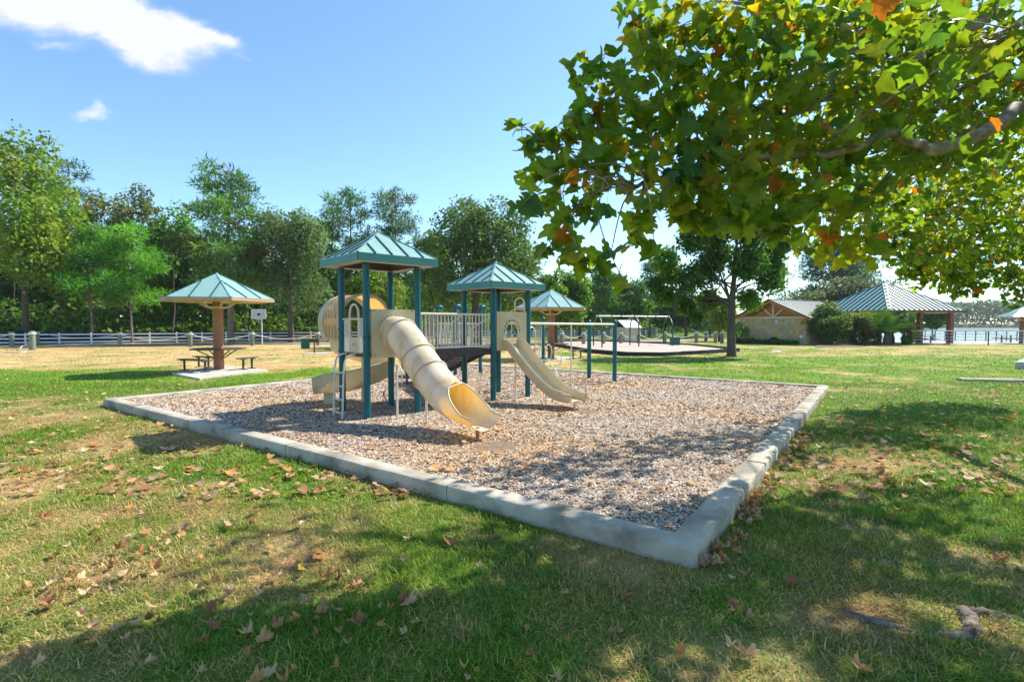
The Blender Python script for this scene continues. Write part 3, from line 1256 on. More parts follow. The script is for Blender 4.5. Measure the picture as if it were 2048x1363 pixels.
# chute
c0 = fs_ + AXD * 1.02
ctr = c0 + E1 * .40
pts = [fs_ + AXD * .05 + ZV * 1.17, fs_ + AXD * .45 + ZV * 1.15]
a0_ = math.atan2((c0 - ctr).y, (c0 - ctr).x)
NS = 30
for k in range(NS + 1):
    t = k / NS
    a = a0_ - t * R(312)
    pts.append(ctr + Vector((math.cos(a), math.sin(a), 0)) * .42 + ZV * (1.12 - .80 * t))
dl = Vector((-1, -.08, 0)).normalized()
e0 = pts[-1]
pts += [e0 + dl * .3 - ZV * .05, e0 + dl * .6 - ZV * .08, e0 + dl * .88 - ZV * .09]
ch = pm()
cp = [(-.31, .43), (-.30, .25), (-.25, .08), (-.17, .01), (0, -.02), (.15, .01), (.23, .07), (.27, .20)]
for i, p in enumerate(pts):
    d, s, u = frame_at(i, pts)
    fade = 1.0 if i < len(pts) - 1 else .8
    for (x, z) in cp:
        ch.v.append(p + s * x * 1.0 + ZV * z * fade)
m_ = len(cp)
for i in range(len(pts) - 1):
    for k in range(m_ - 1):
        a = i * m_ + k
        ch.f.append((a, a + 1, a + m_ + 1, a + m_))
sps = part(ch, 'spiral_slide', 'cream_plastic', smooth=60)
rim = [ch.v[i * m_] for i in range(len(pts))]
part(pm().tube(rim, .016, 6), 'chute_rim', 'cream_plastic', sps)
ef = pts[-2]
part(pm().beam(ef - ZV * .02, Vector((ef.x, ef.y, CZ - .04)), .24, .06, up=(0, 1, 0)), 'support_foot', 'cream_plastic', sps, smooth=None)
part(pm().tube([Vector((ctr.x, ctr.y, CZ - .1)), ctr + ZV * 1.2], .045, 10), 'spiral_column', 'cream_plastic', sps)

# gate of bars and ladder on the left face of tower A
lf = A0 - E1 * (HS - .01)
pipe([corner(A0, -1, 1) - E1 * 0 + ZV * 1.82, corner(A0, -1, -1) + ZV * 1.82], .018, 'gate_rail')
for s in (-.42, -.36, -.30, -.24, .24, .30, .36, .42):
    pipe([lf + E2 * s + ZV * (DZ + .02), lf + E2 * s + ZV * 1.81], .013, 'gate_bar', n=6)
arch(lf - E2 * .19, lf + E2 * .19, DZ + .02, 2.10, .02, 'gate_arch')
gp_ = board(lf - E1 * .0, E2, -E1, [(-.17, DZ + .03), (.17, DZ + .03), (.17, DZ + .30), (-.17, DZ + .30)], name='gate_panel')
part(pm().lathe([(.045, 0), (.045, .008)], (0, 0, 0), 14), 'gate_badge', 'label_yellow', gp_, smooth=None)
bd = gp_.children[0]
bd.matrix_local = Matrix.Translation(lf - E1 * .014 + ZV * (DZ + .165) - PLAY) @ (-E1).to_track_quat('Z', 'Y').to_matrix().to_4x4() @ Matrix.Diagonal((1, .5, 1, 1))
for vv in bd.data.vertices:
    vv.co = vv.co + PLAY
lad = pm()
lr = []
for s in (-.20, .20):
    q = A0 - E1 * (HS + .04) + E2 * (s + .02)
    pts_ = spline([q - E1 * .30 - ZV * .1, q - E1 * .28 + ZV * .5, q - E1 * .25 + ZV * .98, q - E1 * .18 + ZV * 1.13, q - E1 * .03 + ZV * 1.165], 5)
    lr.append(pts_)
ladder = part(pm().tube(lr[0], .019, 8), 'ladder', 'cream_pipe')
part(pm().tube(lr[1], .019, 8), 'ladder_rail', 'cream_pipe', ladder)
for z in (.08, .33, .58, .83):
    q = A0 - E1 * (HS + .31) + E2 * .02 + ZV * z
    part(pm().tube(spline([q - E2 * .20, q - E1 * .04, q + E2 * .20], 4), .015, 6), 'rung', 'cream_pipe', ladder)

# ramp of steps from tower B down to a low deck, with loop rails
D0 = B0 - E2 * 3.05
rt, rb = B0 - E2 * (HS + .02) + ZV * (DZ - .04), D0 + E2 * .46 + ZV * .42
rampm = pm()
NR_ = 10
for k in range(NR_):
    p = rt + (rb - rt) * ((k + .5) / NR_)
    part(pm().box(p, (.86, .24, .035), ANG), 'ramp_tread', 'brown_deck', smooth=None)
for s in (-1, 1):
    part(pm().beam(rt + E1 * (s * .45) + ZV * .04, rb + E1 * (s * .45) + ZV * .04, .05, .20), 'ramp_side', 'brown_deck', smooth=None)
    q0, q1 = rt + E1 * (s * .46), rb + E1 * (s * .46)
    pipe([q0 + ZV * .86, q0 * .5 + q1 * .5 + ZV * .80, q1 + ZV * .62, q1 - E2 * .15 + ZV * .30, q1 - E2 * .05 + ZV * .05], .018, 'ramp_rail', k=5)
    for k in range(9):
        p = q0 + (q1 - q0) * ((k + .5) / 9)
        pipe([p + ZV * .08, p + ZV * (.84 - .02 * k)], .011, 'ramp_baluster', n=6)
deck(D0, .42, .46)
for s in (-1, 1):
    q = D0 + E1 * (s * .48)
    for j in (-.25, .2):
        loop = [q + E2 * (j + .17 * math.cos(2 * math.pi * k / 14)) + ZV * (.66 + .20 * math.sin(2 * math.pi * k / 14)) for k in range(15)]
        pipe(loop, .017, 'loop_rail')
low = D0 - E2 * .75
part(pm().box(low + ZV * .19, (.86, .5, .05), ANG), 'low_step', 'brown_deck', smooth=None)
for s in (-1, 1):
    q = low + E1 * (s * .5)
    arch(q - E2 * .28, q + E2 * .24, -.05, .55, .017, 'step_rail')
    for j in (-1, 1):
        part(pm().tube([D0 + E1 * (s * .4) + E2 * (j * .4) - ZV * .1, D0 + E1 * (s * .4) + E2 * (j * .4) + ZV * .4], .035, 8), 'deck_leg', 'post_teal')

# back platform with hooked posts
C0 = Vector((-1.86, 17.8, CZ))
for (i, j) in ((1, 1), (-1, 1), (-1, -1), (1, -1)):
    b = corner(C0, i, j)
    hk = [b - ZV * .1, b + ZV * 2.2] + [b + E1 * (.11 - .11 * math.cos(math.pi * k / 8)) + ZV * (2.2 + .11 * math.sin(math.pi * k / 8)) for k in range(1, 9)]
    part(pm().tube(hk, .062, 12), 'hooked_post', 'post_teal')
deck(C0, .95)
for (p, q) in (((-1, 1), (1, 1)), ((-1, -1), (1, -1)), ((-1, -1), (-1, 1))):
    a_, b_ = corner(C0, *p), corner(C0, *q)
    o = railing(a_, b_, 1.02, 1.72, 9)
    for k in range(3):
        m = a_ + (b_ - a_) * ((k + .5) / 3)
        dd = (b_ - a_).normalized()
        loop = [m + dd * (.11 * math.cos(2 * math.pi * t / 10)) + ZV * (1.35 + .11 * math.sin(2 * math.pi * t / 10)) for t in range(11)]
        pipe(loop, .012, 'loop', o, n=6)

# horizontal ladder from tower B to two posts, and its loop climber
Q1, Q2 = P(1178, 756, CZ), P(1229, 762, CZ)
for q in (Q1, Q2):
    post(q, 1.74, top='dome')
for s, q in ((-1, Q1), (1, Q2)):
    st = corner(B0, 1, s)
    part(pm().tube([st + ZV * 1.73, q + ZV * 1.70], .03, 10), 'overhead_beam', 'cream_pipe')
for k in range(7):
    a_ = corner(B0, 1, -1) + (Q1 - corner(B0, 1, -1)) * ((k + .7) / 7.5) + ZV * 1.72
    b_ = corner(B0, 1, 1) + (Q2 - corner(B0, 1, 1)) * ((k + .7) / 7.5) + ZV * 1.72
    pipe([a_, b_], .015, 'overhead_rung')
pb_ = P(1142, 768, CZ)
pipe([pb_ - ZV * .1, pb_ + ZV * 1.70], .02, 'support_pole')
P5 = P(1086, 741, CZ)
post(P5, 1.86, top='dome')
for k, (u0, v0, u1, v1, y) in enumerate(((1066, 690, 1079, 755, 17.0), (1092, 688, 1102, 720, 17.0))):
    c = D((u0 + u1) / 2, v0 + 16, y)
    loop = [c + E1 * (.16 * math.cos(2 * math.pi * t / 14)) + ZV * (.26 * math.sin(2 * math.pi * t / 14)) for t in range(15)]
    pipe(loop, .017, 'loop_rail')
pipe([D(1080, 719, 16.6), D(1095, 722, 16.5), D(1108, 735, 16.4), D(1115, 753, 16.2)], .018, 'climber_rail', k=5)
pipe([D(1097, 722, 16.8), D(1109, 738, 16.7), D(1120, 728, 16.9), D(1122, 706, 17.0), D(1107, 703, 17.0)], .018, 'climber_rail', k=4)
gq0, gq1 = D(1072, 705, 17.2), D(1083, 705, 17.5)
for k in range(4):
    g_ = gq0 + (gq1 - gq0) * (k / 3)
    pipe([Vector((g_.x, g_.y, .7)), Vector((g_.x, g_.y, 1.72))], .012, 'gate_bar', n=6)
arch(Vector((D(1057, 700, 15.2).x, 15.2, 0)), Vector((D(1071, 700, 15.6).x, 15.6, 0)), CZ + .8, CZ + 1.62, .017)
# ------------------------------------------------------------------ picnic umbrella shelters
def make_shelter(base, label, rot=0.0, table=True, segs=3, colmat='terracotta'):
    t = thing('picnic_shelter', label, 'shelter', base, rot)
    N6 = 6
    Rr, ze, za = 2.06, 2.72, 3.70
    MB().lathe([(.185, -.1), (.185, 2.62)], (0, 0, 0), 20).build('column', colmat, t, 40)
    cs = [Vector((Rr * math.cos(2 * math.pi * k / N6), Rr * math.sin(2 * math.pi * k / N6), ze)) for k in range(N6)]
    rf = panel_roof(t, cs, (0, 0, za), segs, 'teal_roof', fascia=.11, fascia_mat='tan_wood', soffit='tan_wood', inner='cream_wood', hip=.07, seam=.03)
    MB().lathe([(.20, 2.36), (.34, 2.38), (.34, 2.42), (.20, 2.44)], (0, 0, 0), 16).build('column_collar', 'cream_wood', t)
    for k in range(N6):
        a = 2 * math.pi * k / N6
        d = Vector((math.cos(a), math.sin(a), 0))
        pts = spline([d * .2 + ZV * 2.36, d * .45 + ZV * 2.44, d * .75 + ZV * 2.62, d * 1.25 + ZV * 2.70], 4)
        MB().tube(pts, .035, 6).build('bracket', 'cream_wood', t)
        MB().beam(d * .2 + ZV * 2.68, d * 1.95 + ZV * 2.66, .06, .08).build('rafter', 'cream_wood', t)
    if table:
        tp_ = [(0.98 * math.cos(2 * math.pi * (k + .5) / 8), .98 * math.sin(2 * math.pi * (k + .5) / 8), .76) for k in range(8)]
        MB().prism(tp_, (0, 0, .05)).build('table_top', 'dark_brown', t)
        for k in range(4):
            a = 2 * math.pi * (k + .5) / 4
            d = Vector((math.cos(a), math.sin(a), 0))
            MB().tube([d * .19 + ZV * .40, d * .5 + ZV * .60, d * .8 + ZV * .755], .022, 6).build('table_brace', 'dark_brown', t)
    return t


def make_bench(p, q, label, group=None, h=.45):
    p, q = Vector(p), Vector(q)
    mid = (p + q) / 2
    t = thing('bench', label, 'bench', mid, math.atan2((q - p).y, (q - p).x), group)
    ln = (q - p).length
    for s in (-.075, .075):
        MB().box((0, s, h - .02), (ln, .14, .04)).build('seat_plank', 'dark_brown', t)
    for s in (-1, 1):
        x = s * (ln / 2 - .22)
        lg = MB().box((x, 0, (h - .04) / 2), (.06, .05, h - .04)).build('leg', 'black_metal', t)
        MB().box((x, 0, h - .055), (.05, .26, .03)).build('seat_bracket', 'black_metal', lg)
        MB().box((x, 0, .012), (.1, .32, .024)).build('foot', 'black_metal', lg)
    return t


def slab(pts, z, label, name='concrete_pad', th=.12):
    mb = MB()
    mb.prism([Vector((p.x, p.y, z - th)) for p in pts], (0, 0, th))
    o = mb.build(name, 'slab')
    return structure(o, label, 'pad')


s1 = G(438, 741)
SB1 = s1 + ZV * .08
make_shelter(SB1, 'teal umbrella picnic shelter with a table in the sunny straw lawn beside a concrete pad', R(12))
slab([P(343, 744, .08), P(400, 755, .08), P(535, 737, .08), P(440, 728.5, .08)], s1.z + .08, 'pale concrete pad under the picnic shelter by the white fence')
zb = s1.z + .08
make_bench(P(362, 740.5, zb), P(418, 744.5, zb), 'dark bench on the shaded side of the picnic shelter nearest the white fence', None)
make_bench(P(478, 739.5, zb), P(512, 735.5, zb), 'dark bench on the sunny side of the picnic shelter nearest the white fence', None)
make_bench(P(391, 733, zb), P(424, 735, zb), 'dark bench behind the table of the picnic shelter nearest the white fence', None)

s2 = G(1102, 716.5)
make_shelter(s2, 'teal umbrella picnic shelter between the playground and the swing area', R(20))
slab([s2 + Vector((-1.9, -.9, .04)), s2 + Vector((.4, -1.7, .04)), s2 + Vector((2.0, .7, .04)), s2 + Vector((-.3, 1.7, .04))], s2.z + .03, 'concrete pad under the shelter between playground and swings')
make_bench(s2 + Vector((1.0, -.75, .03)), s2 + Vector((1.75, .3, .03)), 'bench beside the picnic shelter facing the swing area')
make_bench(s2 + Vector((-1.6, .2, .03)), s2 + Vector((-.7, 1.3, .03)), 'bench behind the picnic shelter near the swing area')
s3 = G(1816, 671)
s3 = Vector(((1816 - 1024) / F * 74, 74, -.9))
make_shelter(s3, 'small teal umbrella roof seen under the big pavilion roof by the lake', R(5), False, colmat='brick')
s4 = Vector(((2043 - 1024) / F * 52.5, 52.5, -.25))
make_shelter(s4, 'teal umbrella roof on a brick column beside the lake railing', R(25), False, colmat='brick')

# ------------------------------------------------------------------ white fence, screen, bollards and ropes
F0 = Vector((-44.4, 50.0, 0))
FD = Vector((.766, .642, 0)).normalized()
FP = 2.42
fence = thing('white_fence', 'long white three rail fence in front of the woods', 'fence', (F0.x, F0.y, 0))
screen = thing('mesh_screen', 'dark mesh screen fence standing right behind the white rails', 'fence', (F0.x, F0.y, 0))
pts = [F0 + FD * (FP * k) for k in range(-9, 30)]
pts += [pts[-1] + Vector((.97, .2, 0)) * (FP * k) for k in range(1, 9)]
pts = [Vector((p.x, p.y, zt(p.x, p.y))) for p in pts]
for i, p in enumerate(pts):
    MB(fence.location).box(p + ZV * .5, (.15, .15, 1.16), math.atan2(FD.y, FD.x)).lathe([(.085, 1.08), (.085, 1.10), (.02, 1.15)], p, 4).build('fence_post', 'white_paint', fence)
    if i:
        q = pts[i - 1]
        for z in (.22, .58, .96):
            MB(fence.location).beam(q + ZV * z - Vector((0, .07, 0)), p + ZV * z - Vector((0, .095, 0)), .04, .13).build('fence_rail', 'white_paint', fence)
        off = Vector((-FD.y, FD.x, 0)) * .35
        MB(screen.location).prism([q + off - ZV * .1, p + off * 1.02 - ZV * .1, p + off * 1.02 + ZV * 1.18, q + off + ZV * 1.18], off * .03).build('screen_panel', 'screen', screen)


def bollard(u, v, h=1.22, label=None, group='rope bollards along the road', y=None, r=.17):
    b = G(u, v) if y is None else Vector(((u - 1024) / F * y, y, zt((u - 1024) / F * y, y)))
    t = thing('bollard', label or 'weathered round wooden bollard carrying a white rope', 'bollard', b, random.uniform(0, 3), group)
    MB().lathe([(r, -.2), (r * .98, h - .06), (r * .9, h)], (0, 0, 0), 14).build('post', 'bollard_wood', t, 40)
    MB().lathe([(r * 1.1, h - .20), (r * 1.22, h - .17), (r * 1.22, h - .10), (r * 1.1, h - .07)], (0, 0, 0), 14).build('rope_collar', 'rope', t, 40)
    MB().lathe([(r * .88, h + .002), (r * .80, h + .03)], (0, 0, 0), 14).build('top', 'bollard_cap', t, 40)
    return b + ZV * (h - .13)


def rope(a, b, sag, label='white rope hanging between two wooden bollards'):
    pts = []
    for k in range(13):
        t = k / 12
        pts.append(a + (b - a) * t - ZV * (sag * 4 * t * (1 - t)))
    o = MB((a + b) / 2).tube(pts, .035, 6).build('rope', 'rope', smooth=60)
    o.location = (a + b) / 2
    tag(o, label, 'rope', 'ropes between the bollards')


row = [bollard(u, v) for (u, v) in ((-130, 694), (24, 693.5), (240, 693), (381, 693), (505, 691), (636, 689.5), (770, 688), (905, 686.5), (1010, 685.5))]
for i in range(len(row) - 1):
    if i != 1:
        rope(row[i], row[i + 1], .5)
big = bollard(65, 699.5, 1.35, 'thick greenish wooden bollard with its rope let down onto the grass', None, r=.20)
b2 = bollard(84, 688, 1.25)
b3 = bollard(75, 690, 1.25)
rope(b2, row[2], .45)
dr = G(8, 706)
o = MB(big).tube(spline([big - ZV * .75, big - ZV * 1.0 + Vector((-.6, -.3, 0)), dr + Vector((1.0, .4, .05)), dr + ZV * .04], 6), .035, 6).build('loose_rope', 'rope', smooth=60)
o.location = big
tag(o, 'loose rope trailing from the thick bollard onto the grass', 'rope')
row2 = [bollard(u, v, y=y) for (u, v, y) in ((1124, 680, 47), (1167, 680, 48), (1207, 680, 49), (1242, 680, 50), (1277, 680, 50))]
for i in range(len(row2) - 1):
    rope(row2[i], row2[i + 1], .45)
row3 = [bollard(u, v, y=y) for (u, v, y) in ((1330, 684, 52), (1393, 682, 54), (1412, 680, 58), (1431, 682, 54), (1444, 682, 53))]
rope(row2[-1], row3[0], .6)
rope(row3[0], row3[1], .5)
rope(row3[1], row3[3], .4)

# ------------------------------------------------------------------ basketball hoop
hb = G(524, 685)
hb = Vector(((524 - 1024) / F * 49, 49, zt(-24, 49)))
t = thing('basketball_hoop', 'white basketball hoop with grey backboard standing behind the road', 'basketball hoop', hb)
MB().tube(spline([(0, 0, -.1), (0, 0, 2.2), (0, -.05, 2.5), (.02, -.5, 2.75)], 4), .05, 8).build('pole', 'white_thing', t, 50)
bbd = MB().box((0, -.55, 2.92), (1.36, .04, .85)).build('backboard', 'board', t)
for (x, z, w, h) in ((0, .425, 1.40, .05), (0, -.425, 1.40, .05), (-.68, 0, .05, .85), (.68, 0, .05, .85), (0, .12, .42, .04), (0, -.16, .42, .04), (-.2, -.02, .04, .3), (.2, -.02, .04, .3)):
    MB().box((x, -.575, 2.92 + z), (w, .02, h)).build('board_line', 'white_thing', bbd)
MB().box((0, -.574, 2.90), (.35, .012, .22)).build('target_square', 'label_black', bbd)
rim = MB().tube([(.225 * math.cos(a), -.82 + .225 * math.sin(a), 2.66) for a in [2 * math.pi * k / 16 for k in range(17)]], .018, 6, False)
rm = rim.build('rim', 'orange_rim', t)
for k in range(12):
    a, b = 2 * math.pi * k / 12, 2 * math.pi * (k + .6) / 12
    MB().tube([(.22 * math.cos(a), -.82 + .22 * math.sin(a), 2.65), (.13 * math.cos(b), -.82 + .13 * math.sin(b), 2.28)], .008, 4).build('net_cord', 'white_thing', rm)


# ------------------------------------------------------------------ bins and grill
def bin_(b, label):
    t = thing('trash_bin', label, 'bin', b, R(20))
    MB().box((0, 0, .40), (.62, .62, .80)).build('body', 'green_bin', t)
    for k in range(7):
        for s in (-1, 1):
            MB().box((-.27 + .09 * k, s * .318, .42), (.05, .016, .70)).build('slat', 'green_bin', t)
    MB().box((0, 0, .83), (.66, .66, .05)).build('lid', 'cream_wood', t)


bin_(G(611, 697), 'green slatted trash bin beside the charcoal grill')
bin_(Vector(((1350 - 1024) / F * 45, 45, zt(14, 45))), 'green slatted trash bin beside the rope bollards past the swings')
g0 = G(629, 706)
t = thing('charcoal_grill', 'rusty black park grill on a post behind the playground', 'grill', g0, R(10))
MB().tube([(0, 0, -.1), (0, 0, .72)], .04, 8).build('post', 'black_metal', t)
MB().box((0, 0, .80), (.62, .42, .20)).build('firebox', 'grill', t)
MB().box((0, -.02, .915), (.56, .40, .02)).build('grate', 'black_metal', t)
MB().tube([(.20, -.2, .93), (.20, -.34, .95), (-.20, -.34, .95), (-.20, -.2, .93)], .012, 6).build('handle', 'black_metal', t)
slab([g0 + Vector((-.8, -.6, 0)), g0 + Vector((.8, -.6, 0)), g0 + Vector((.8, .6, 0)), g0 + Vector((-.8, .6, 0))], g0.z + .02, 'small concrete pad under the charcoal grill')

# ------------------------------------------------------------------ swing area
SWB = [G(1102, 690), G(1180, 705), G(1250, 711), G(1325, 712), G(1400, 708), G(1478, 702.5), G(1380, 692), G(1280, 687), G(1190, 683.5), G(1130, 684.5)]
mb = MB()
cz_ = sum((p.z for p in SWB)) / len(SWB)
mb.add([Vector((p.x, p.y, zt(p.x, p.y) + .10)) for p in SWB], [tuple(range(len(SWB)))])
M['swing_chips'] = pmat('swing_chips', (.40, .31, .25), (.58, .47, .39), 9, .95, bump=.8, bscale=30, c3=(.64, .54, .45), detail=12)
structure(mb.build('swing_mulch', 'swing_chips'), 'pinkish wood chip surface of the swing area', 'mulch')
sb = thing('plastic_border', 'black plastic timber border round the swing area', 'border', SWB[0])
for i in range(len(SWB)):
    a, b = SWB[i], SWB[(i + 1) % len(SWB)]
    nseg = max(1, int((b - a).length / 1.8))
    for k in range(nseg):
        p, q = a + (b - a) * (k / nseg), a + (b - a) * ((k + 1) / nseg)
        p = Vector((p.x, p.y, zt(p.x, p.y) + .10 + random.uniform(-.015, .015)))
        q = Vector((q.x, q.y, zt(q.x, q.y) + .10 + random.uniform(-.015, .015)))
        MB(SWB[0]).beam(p, q, .12, .27).build('border_timber', 'black_timber', sb)
ss = thing('swing_frame', 'black steel swing frame with rounded arch legs and a pale top bar', 'swing set', G(1277, 695))
frames = [(G(1204, 697), G(1187, 693.5)), (G(1277.6, 695), G(1259.7, 692)), (G(1345, 693), G(1326.6, 690))]
tops = []
for fr, bk in frames:
    fr, bk = fr.copy(), bk.copy()
    d = bk - fr
    zt_ = 2.40
    a_ = Vector((fr.x, fr.y, fr.z - .1))
    top = (fr + bk) / 2
    top.z = zt_
    for g in (fr, bk):
        dd = (Vector((top.x, top.y, 0)) - Vector((g.x, g.y, 0)))
        w = dd.length
        pts = [Vector((g.x, g.y, g.z - .1)), Vector((g.x, g.y, zt_ - w * .75))]
        for k in range(1, 9):
            a = math.pi / 2 * k / 8
            pts.append(Vector((g.x, g.y, 0)) + dd * (1 - math.cos(a)) + ZV * (zt_ - w * .75 + w * .75 * math.sin(a)))
        MB(ss.location).tube(pts, .055, 10).build('arch_leg', 'swing_metal', ss, 50)
    tops.append(top)
MB(ss.location).tube([tops[0] - (tops[1] - tops[0]).normalized() * .15, tops[1], tops[2] + (tops[2] - tops[1]).normalized() * .15], .05, 10).build('top_bar', 'pale_metal', ss, 50)
for k in range(2):
    m = (tops[k] + tops[k + 1]) / 2
    for s in (-.5, .5):
        c = m + (tops[k + 1] - tops[k]).normalized() * s
        MB(ss.location).lathe([(.07, -.06), (.07, .06)], c, 8).build('hanger', 'swing_metal', ss)

# ------------------------------------------------------------------ shed
sh = Vector(((1252 - 1024) / F * 58, 58, zt(12, 58)))
t = thing('shed', 'small cream shed with a blue green metal roof by the road', 'shed', sh, R(38))
w, l, h, hr = 1.9, 2.7, 1.65, 2.35
MB().box((0, 0, h / 2), (l, w, h)).build('wall', 'shed_wall', t)
MB().prism([(l / 2 + .004, -w / 2, 0), (l / 2 + .004, w / 2, 0), (l / 2 + .004, w / 2, h), (l / 2 + .004, 0, hr), (l / 2 + .004, -w / 2, h)], (.03, 0, 0)).build('gable_wall', 'white_thing', t)
dr_ = MB().box((l / 2 + .05, 0, .72), (.03, .9, 1.4)).build('door', 'white_paint', t)
MB().box((l / 2 + .075, .35, .75), (.02, .03, .14)).build('handle', 'bolt', dr_)
rf = MB()
for s in (-1, 1):
    rf.prism([(-l / 2 - .1, s * (w / 2 + .15), h - .08), (l / 2 + .14, s * (w / 2 + .15), h - .08), (l / 2 + .14, 0, hr + .05), (-l / 2 - .1, 0, hr + .05)], (0, 0, .05))
M['blue_roof'] = pmat('blue_roof', (.09, .24, .27), (.12, .28, .31), 3, .4)
rfo = rf.build('roof', 'blue_roof', t)
for k in range(7):
    for s in (-1, 1):
        x = -l / 2 + l * k / 6
        MB().beam((x, s * (w / 2 + .15), h - .015), (x, 0, hr + .115), .03, .03).build('seam', 'teal_seam', rfo)

# ------------------------------------------------------------------ stone building
def clip(poly, p, n):
    out = []
    for i in range(len(poly)):
        a, b = poly[i], poly[(i + 1) % len(poly)]
        da, db = (a[0] - p[0]) * n[0] + (a[1] - p[1]) * n[1], (b[0] - p[0]) * n[0] + (b[1] - p[1]) * n[1]
        if da <= 0:
            out.append(a)
        if da * db < 0:
            t_ = da / (da - db)
            out.append((a[0] + (b[0] - a[0]) * t_, a[1] + (b[1] - a[1]) * t_))
    return out


def cells(w, h, nx_, ny_):
    seeds = []
    for j in range(ny_):
        for i in range(nx_):
            seeds.append(((i + .5 + (.5 if j % 2 else 0) + random.uniform(-.36, .36)) * w / nx_, (j + .5 + random.uniform(-.36, .36)) * h / ny_))
    res = []
    for i, s in enumerate(seeds):
        poly = [(0, 0), (w, 0), (w, h), (0, h)]
        for j, q in enumerate(seeds):
            if i != j and abs(q[0] - s[0]) < 2.5 * w / nx_ and abs(q[1] - s[1]) < 2.5 * h / ny_:
                poly = clip(poly, ((s[0] + q[0]) / 2, (s[1] + q[1]) / 2), (q[0] - s[0], q[1] - s[1]))
        if len(poly) > 2:
            res.append(poly)
    return res


BR0 = G(1612, 689)              # right foot of the gable wall
wd = Vector((.53, -.85, 0)).normalized()
rd_ = Vector((.85, .53, 0)).normalized()
kx = (1487 - 1024) / F
WL = (BR0.x - kx * BR0.y) / (wd.x - kx * wd.y)
BL0 = BR0 - wd * WL
BL0.z = BR0.z = min(BL0.z, BR0.z) - .05
bld = thing('stone_building', 'low tan rubble stone building with timber gable and metal roof', 'building', BL0, math.atan2(wd.y, wd.x))
WH = 2.55
LB = 8.0
MB().box((WL / 2, LB / 2, WH / 2), (WL, LB, WH)).build('wall', 'mortar', bld)
wl_ = bld.children[0]
for poly in cells(WL, WH, 9, 7):
    cx_, cy_ = sum(p[0] for p in poly) / len(poly), sum(p[1] for p in poly) / len(poly)
    outer = [(cx_ + (p[0] - cx_) * .93, 0, cy_ + (p[1] - cy_) * .93) for p in poly]
    inn_ = [(cx_ + (p[0] - cx_) * .84, 0, cy_ + (p[1] - cy_) * .84) for p in poly]
    th = random.uniform(.03, .07)
    n = len(poly)
    mb = MB().add([Vector(p) + Vector((0, -.003, 0)) for p in outer] + [Vector((p[0], -th, p[2])) for p in inn_],
                  [tuple(range(n, 2 * n))] + [(i, (i + 1) % n, n + (i + 1) % n, n + i) for i in range(n)])
    mb.build('stone', random.choice(['stone', 'stone', 'stone', 'stone_light', 'stone_grey']), wl_)
for k in range(14):              # stones of the receding side wall
    for j in range(6):
        x0, z0 = LB * k / 14, WH * j / 6
        MB().box((WL + .02, x0 + LB / 28 + (.25 if j % 2 else 0), z0 + WH / 12), (.05, LB / 14 - .05, WH / 6 - .05)).build('stone', random.choice(['stone', 'stone_light', 'stone_grey']), wl_)
RZ = 4.12 - BL0.z
EZ = WH + .30
oh = .75                         # side overhang
fo = .9                          # overhang over the gable
MB().box((WL / 2, -.05, WH + .10), (WL + .5, .26, .2)).build('tie_beam', 'cream_wood', bld)
MB().prism([(.1, .5, WH), (WL - .1, .5, WH), (WL / 2, .5, RZ - .25)], (0, .06, 0)).build('gable_boards', 'cedar', bld)
MB().beam((WL / 2, -.05, WH + .15), (WL / 2, -.05, RZ - .15), .16, .18, up=(0, 1, 0)).build('king_post', 'cream_wood', bld)
for s in (-1, 1):
    MB().beam((WL / 2 + s * .08, -.05, WH + .2), (WL / 2 + s * .95, -.05, WH + .95), .13, .13, up=(0, 1, 0)).build('truss_strut', 'cream_wood', bld)
    MB().beam((WL / 2 + s * (WL / 2 + oh), -fo + .25, EZ - .42), (WL / 2, -fo + .25, RZ - .16), .14, .24, up=(0, 1, 0)).build('rafter', 'cedar', bld)
    MB().beam((WL / 2 + s * (WL / 2 + oh), -fo - .02, EZ - .30), (WL / 2, -fo - .02, RZ + .0), .05, .26, up=(0, 1, 0)).build('bargeboard', 'dark_brown', bld)
    for k in range(5):
        y = .6 + k * 1.6
        MB().beam((WL / 2 + s * (WL / 2 + oh - .05), y, EZ - .42), (WL / 2 + s * .1, y, RZ - .16), .1, .16, up=(0, 1, 0)).build('rafter', 'cedar', bld)
    rfp = MB().prism([(WL / 2 + s * (WL / 2 + oh), -fo, EZ - .28), (WL / 2 + s * (WL / 2 + oh), LB + .5, EZ - .28), (WL / 2, LB + .5, RZ), (WL / 2, -fo, RZ)], (0, 0, .05)).build('roof', 'cedar', bld)
    NP = 21
    sl_ = Vector((WL / 2 + s * (WL / 2 + oh), 0, EZ - .28)) - Vector((WL / 2, 0, RZ))
    nn = Vector((-sl_.z, 0, sl_.x)).normalized()
    if nn.z < 0:
        nn = -nn
    for k in range(NP):
        y0 = -fo + (LB + .5 + fo) * k / NP + .006
        y1 = -fo + (LB + .5 + fo) * (k + 1) / NP - .006
        e = Vector((WL / 2 + s * (WL / 2 + oh + .03), 0, EZ - .29 + .055))
        r_ = Vector((WL / 2, 0, RZ + .055))
        MB().prism([e + Vector((0, y0, 0)), e + Vector((0, y1, 0)), r_ + Vector((0, y1, 0)), r_ + Vector((0, y0, 0))], nn * .015).build('roof_panel', 'grey_roof', rfp)
        MB().beam(e + Vector((0, y0, 0)) + nn * .03, r_ + Vector((0, y0, 0)) + nn * .03, .08, .05, up=nn).build('seam', 'dark_brown' if s > 0 else 'teal_seam', rfp)
MB().beam((WL / 2, -fo - .02, RZ + .10), (WL / 2, LB + .52, RZ + .10), .24, .05).build('ridge_cap', 'pale_metal', bld)
MB().add([], []) if False else None
vent = MB()
vp = [(WL * .56 + .17 * math.cos(2 * math.pi * k / 16), -.075, 2.28 + .17 * math.sin(2 * math.pi * k / 16)) for k in range(16)]
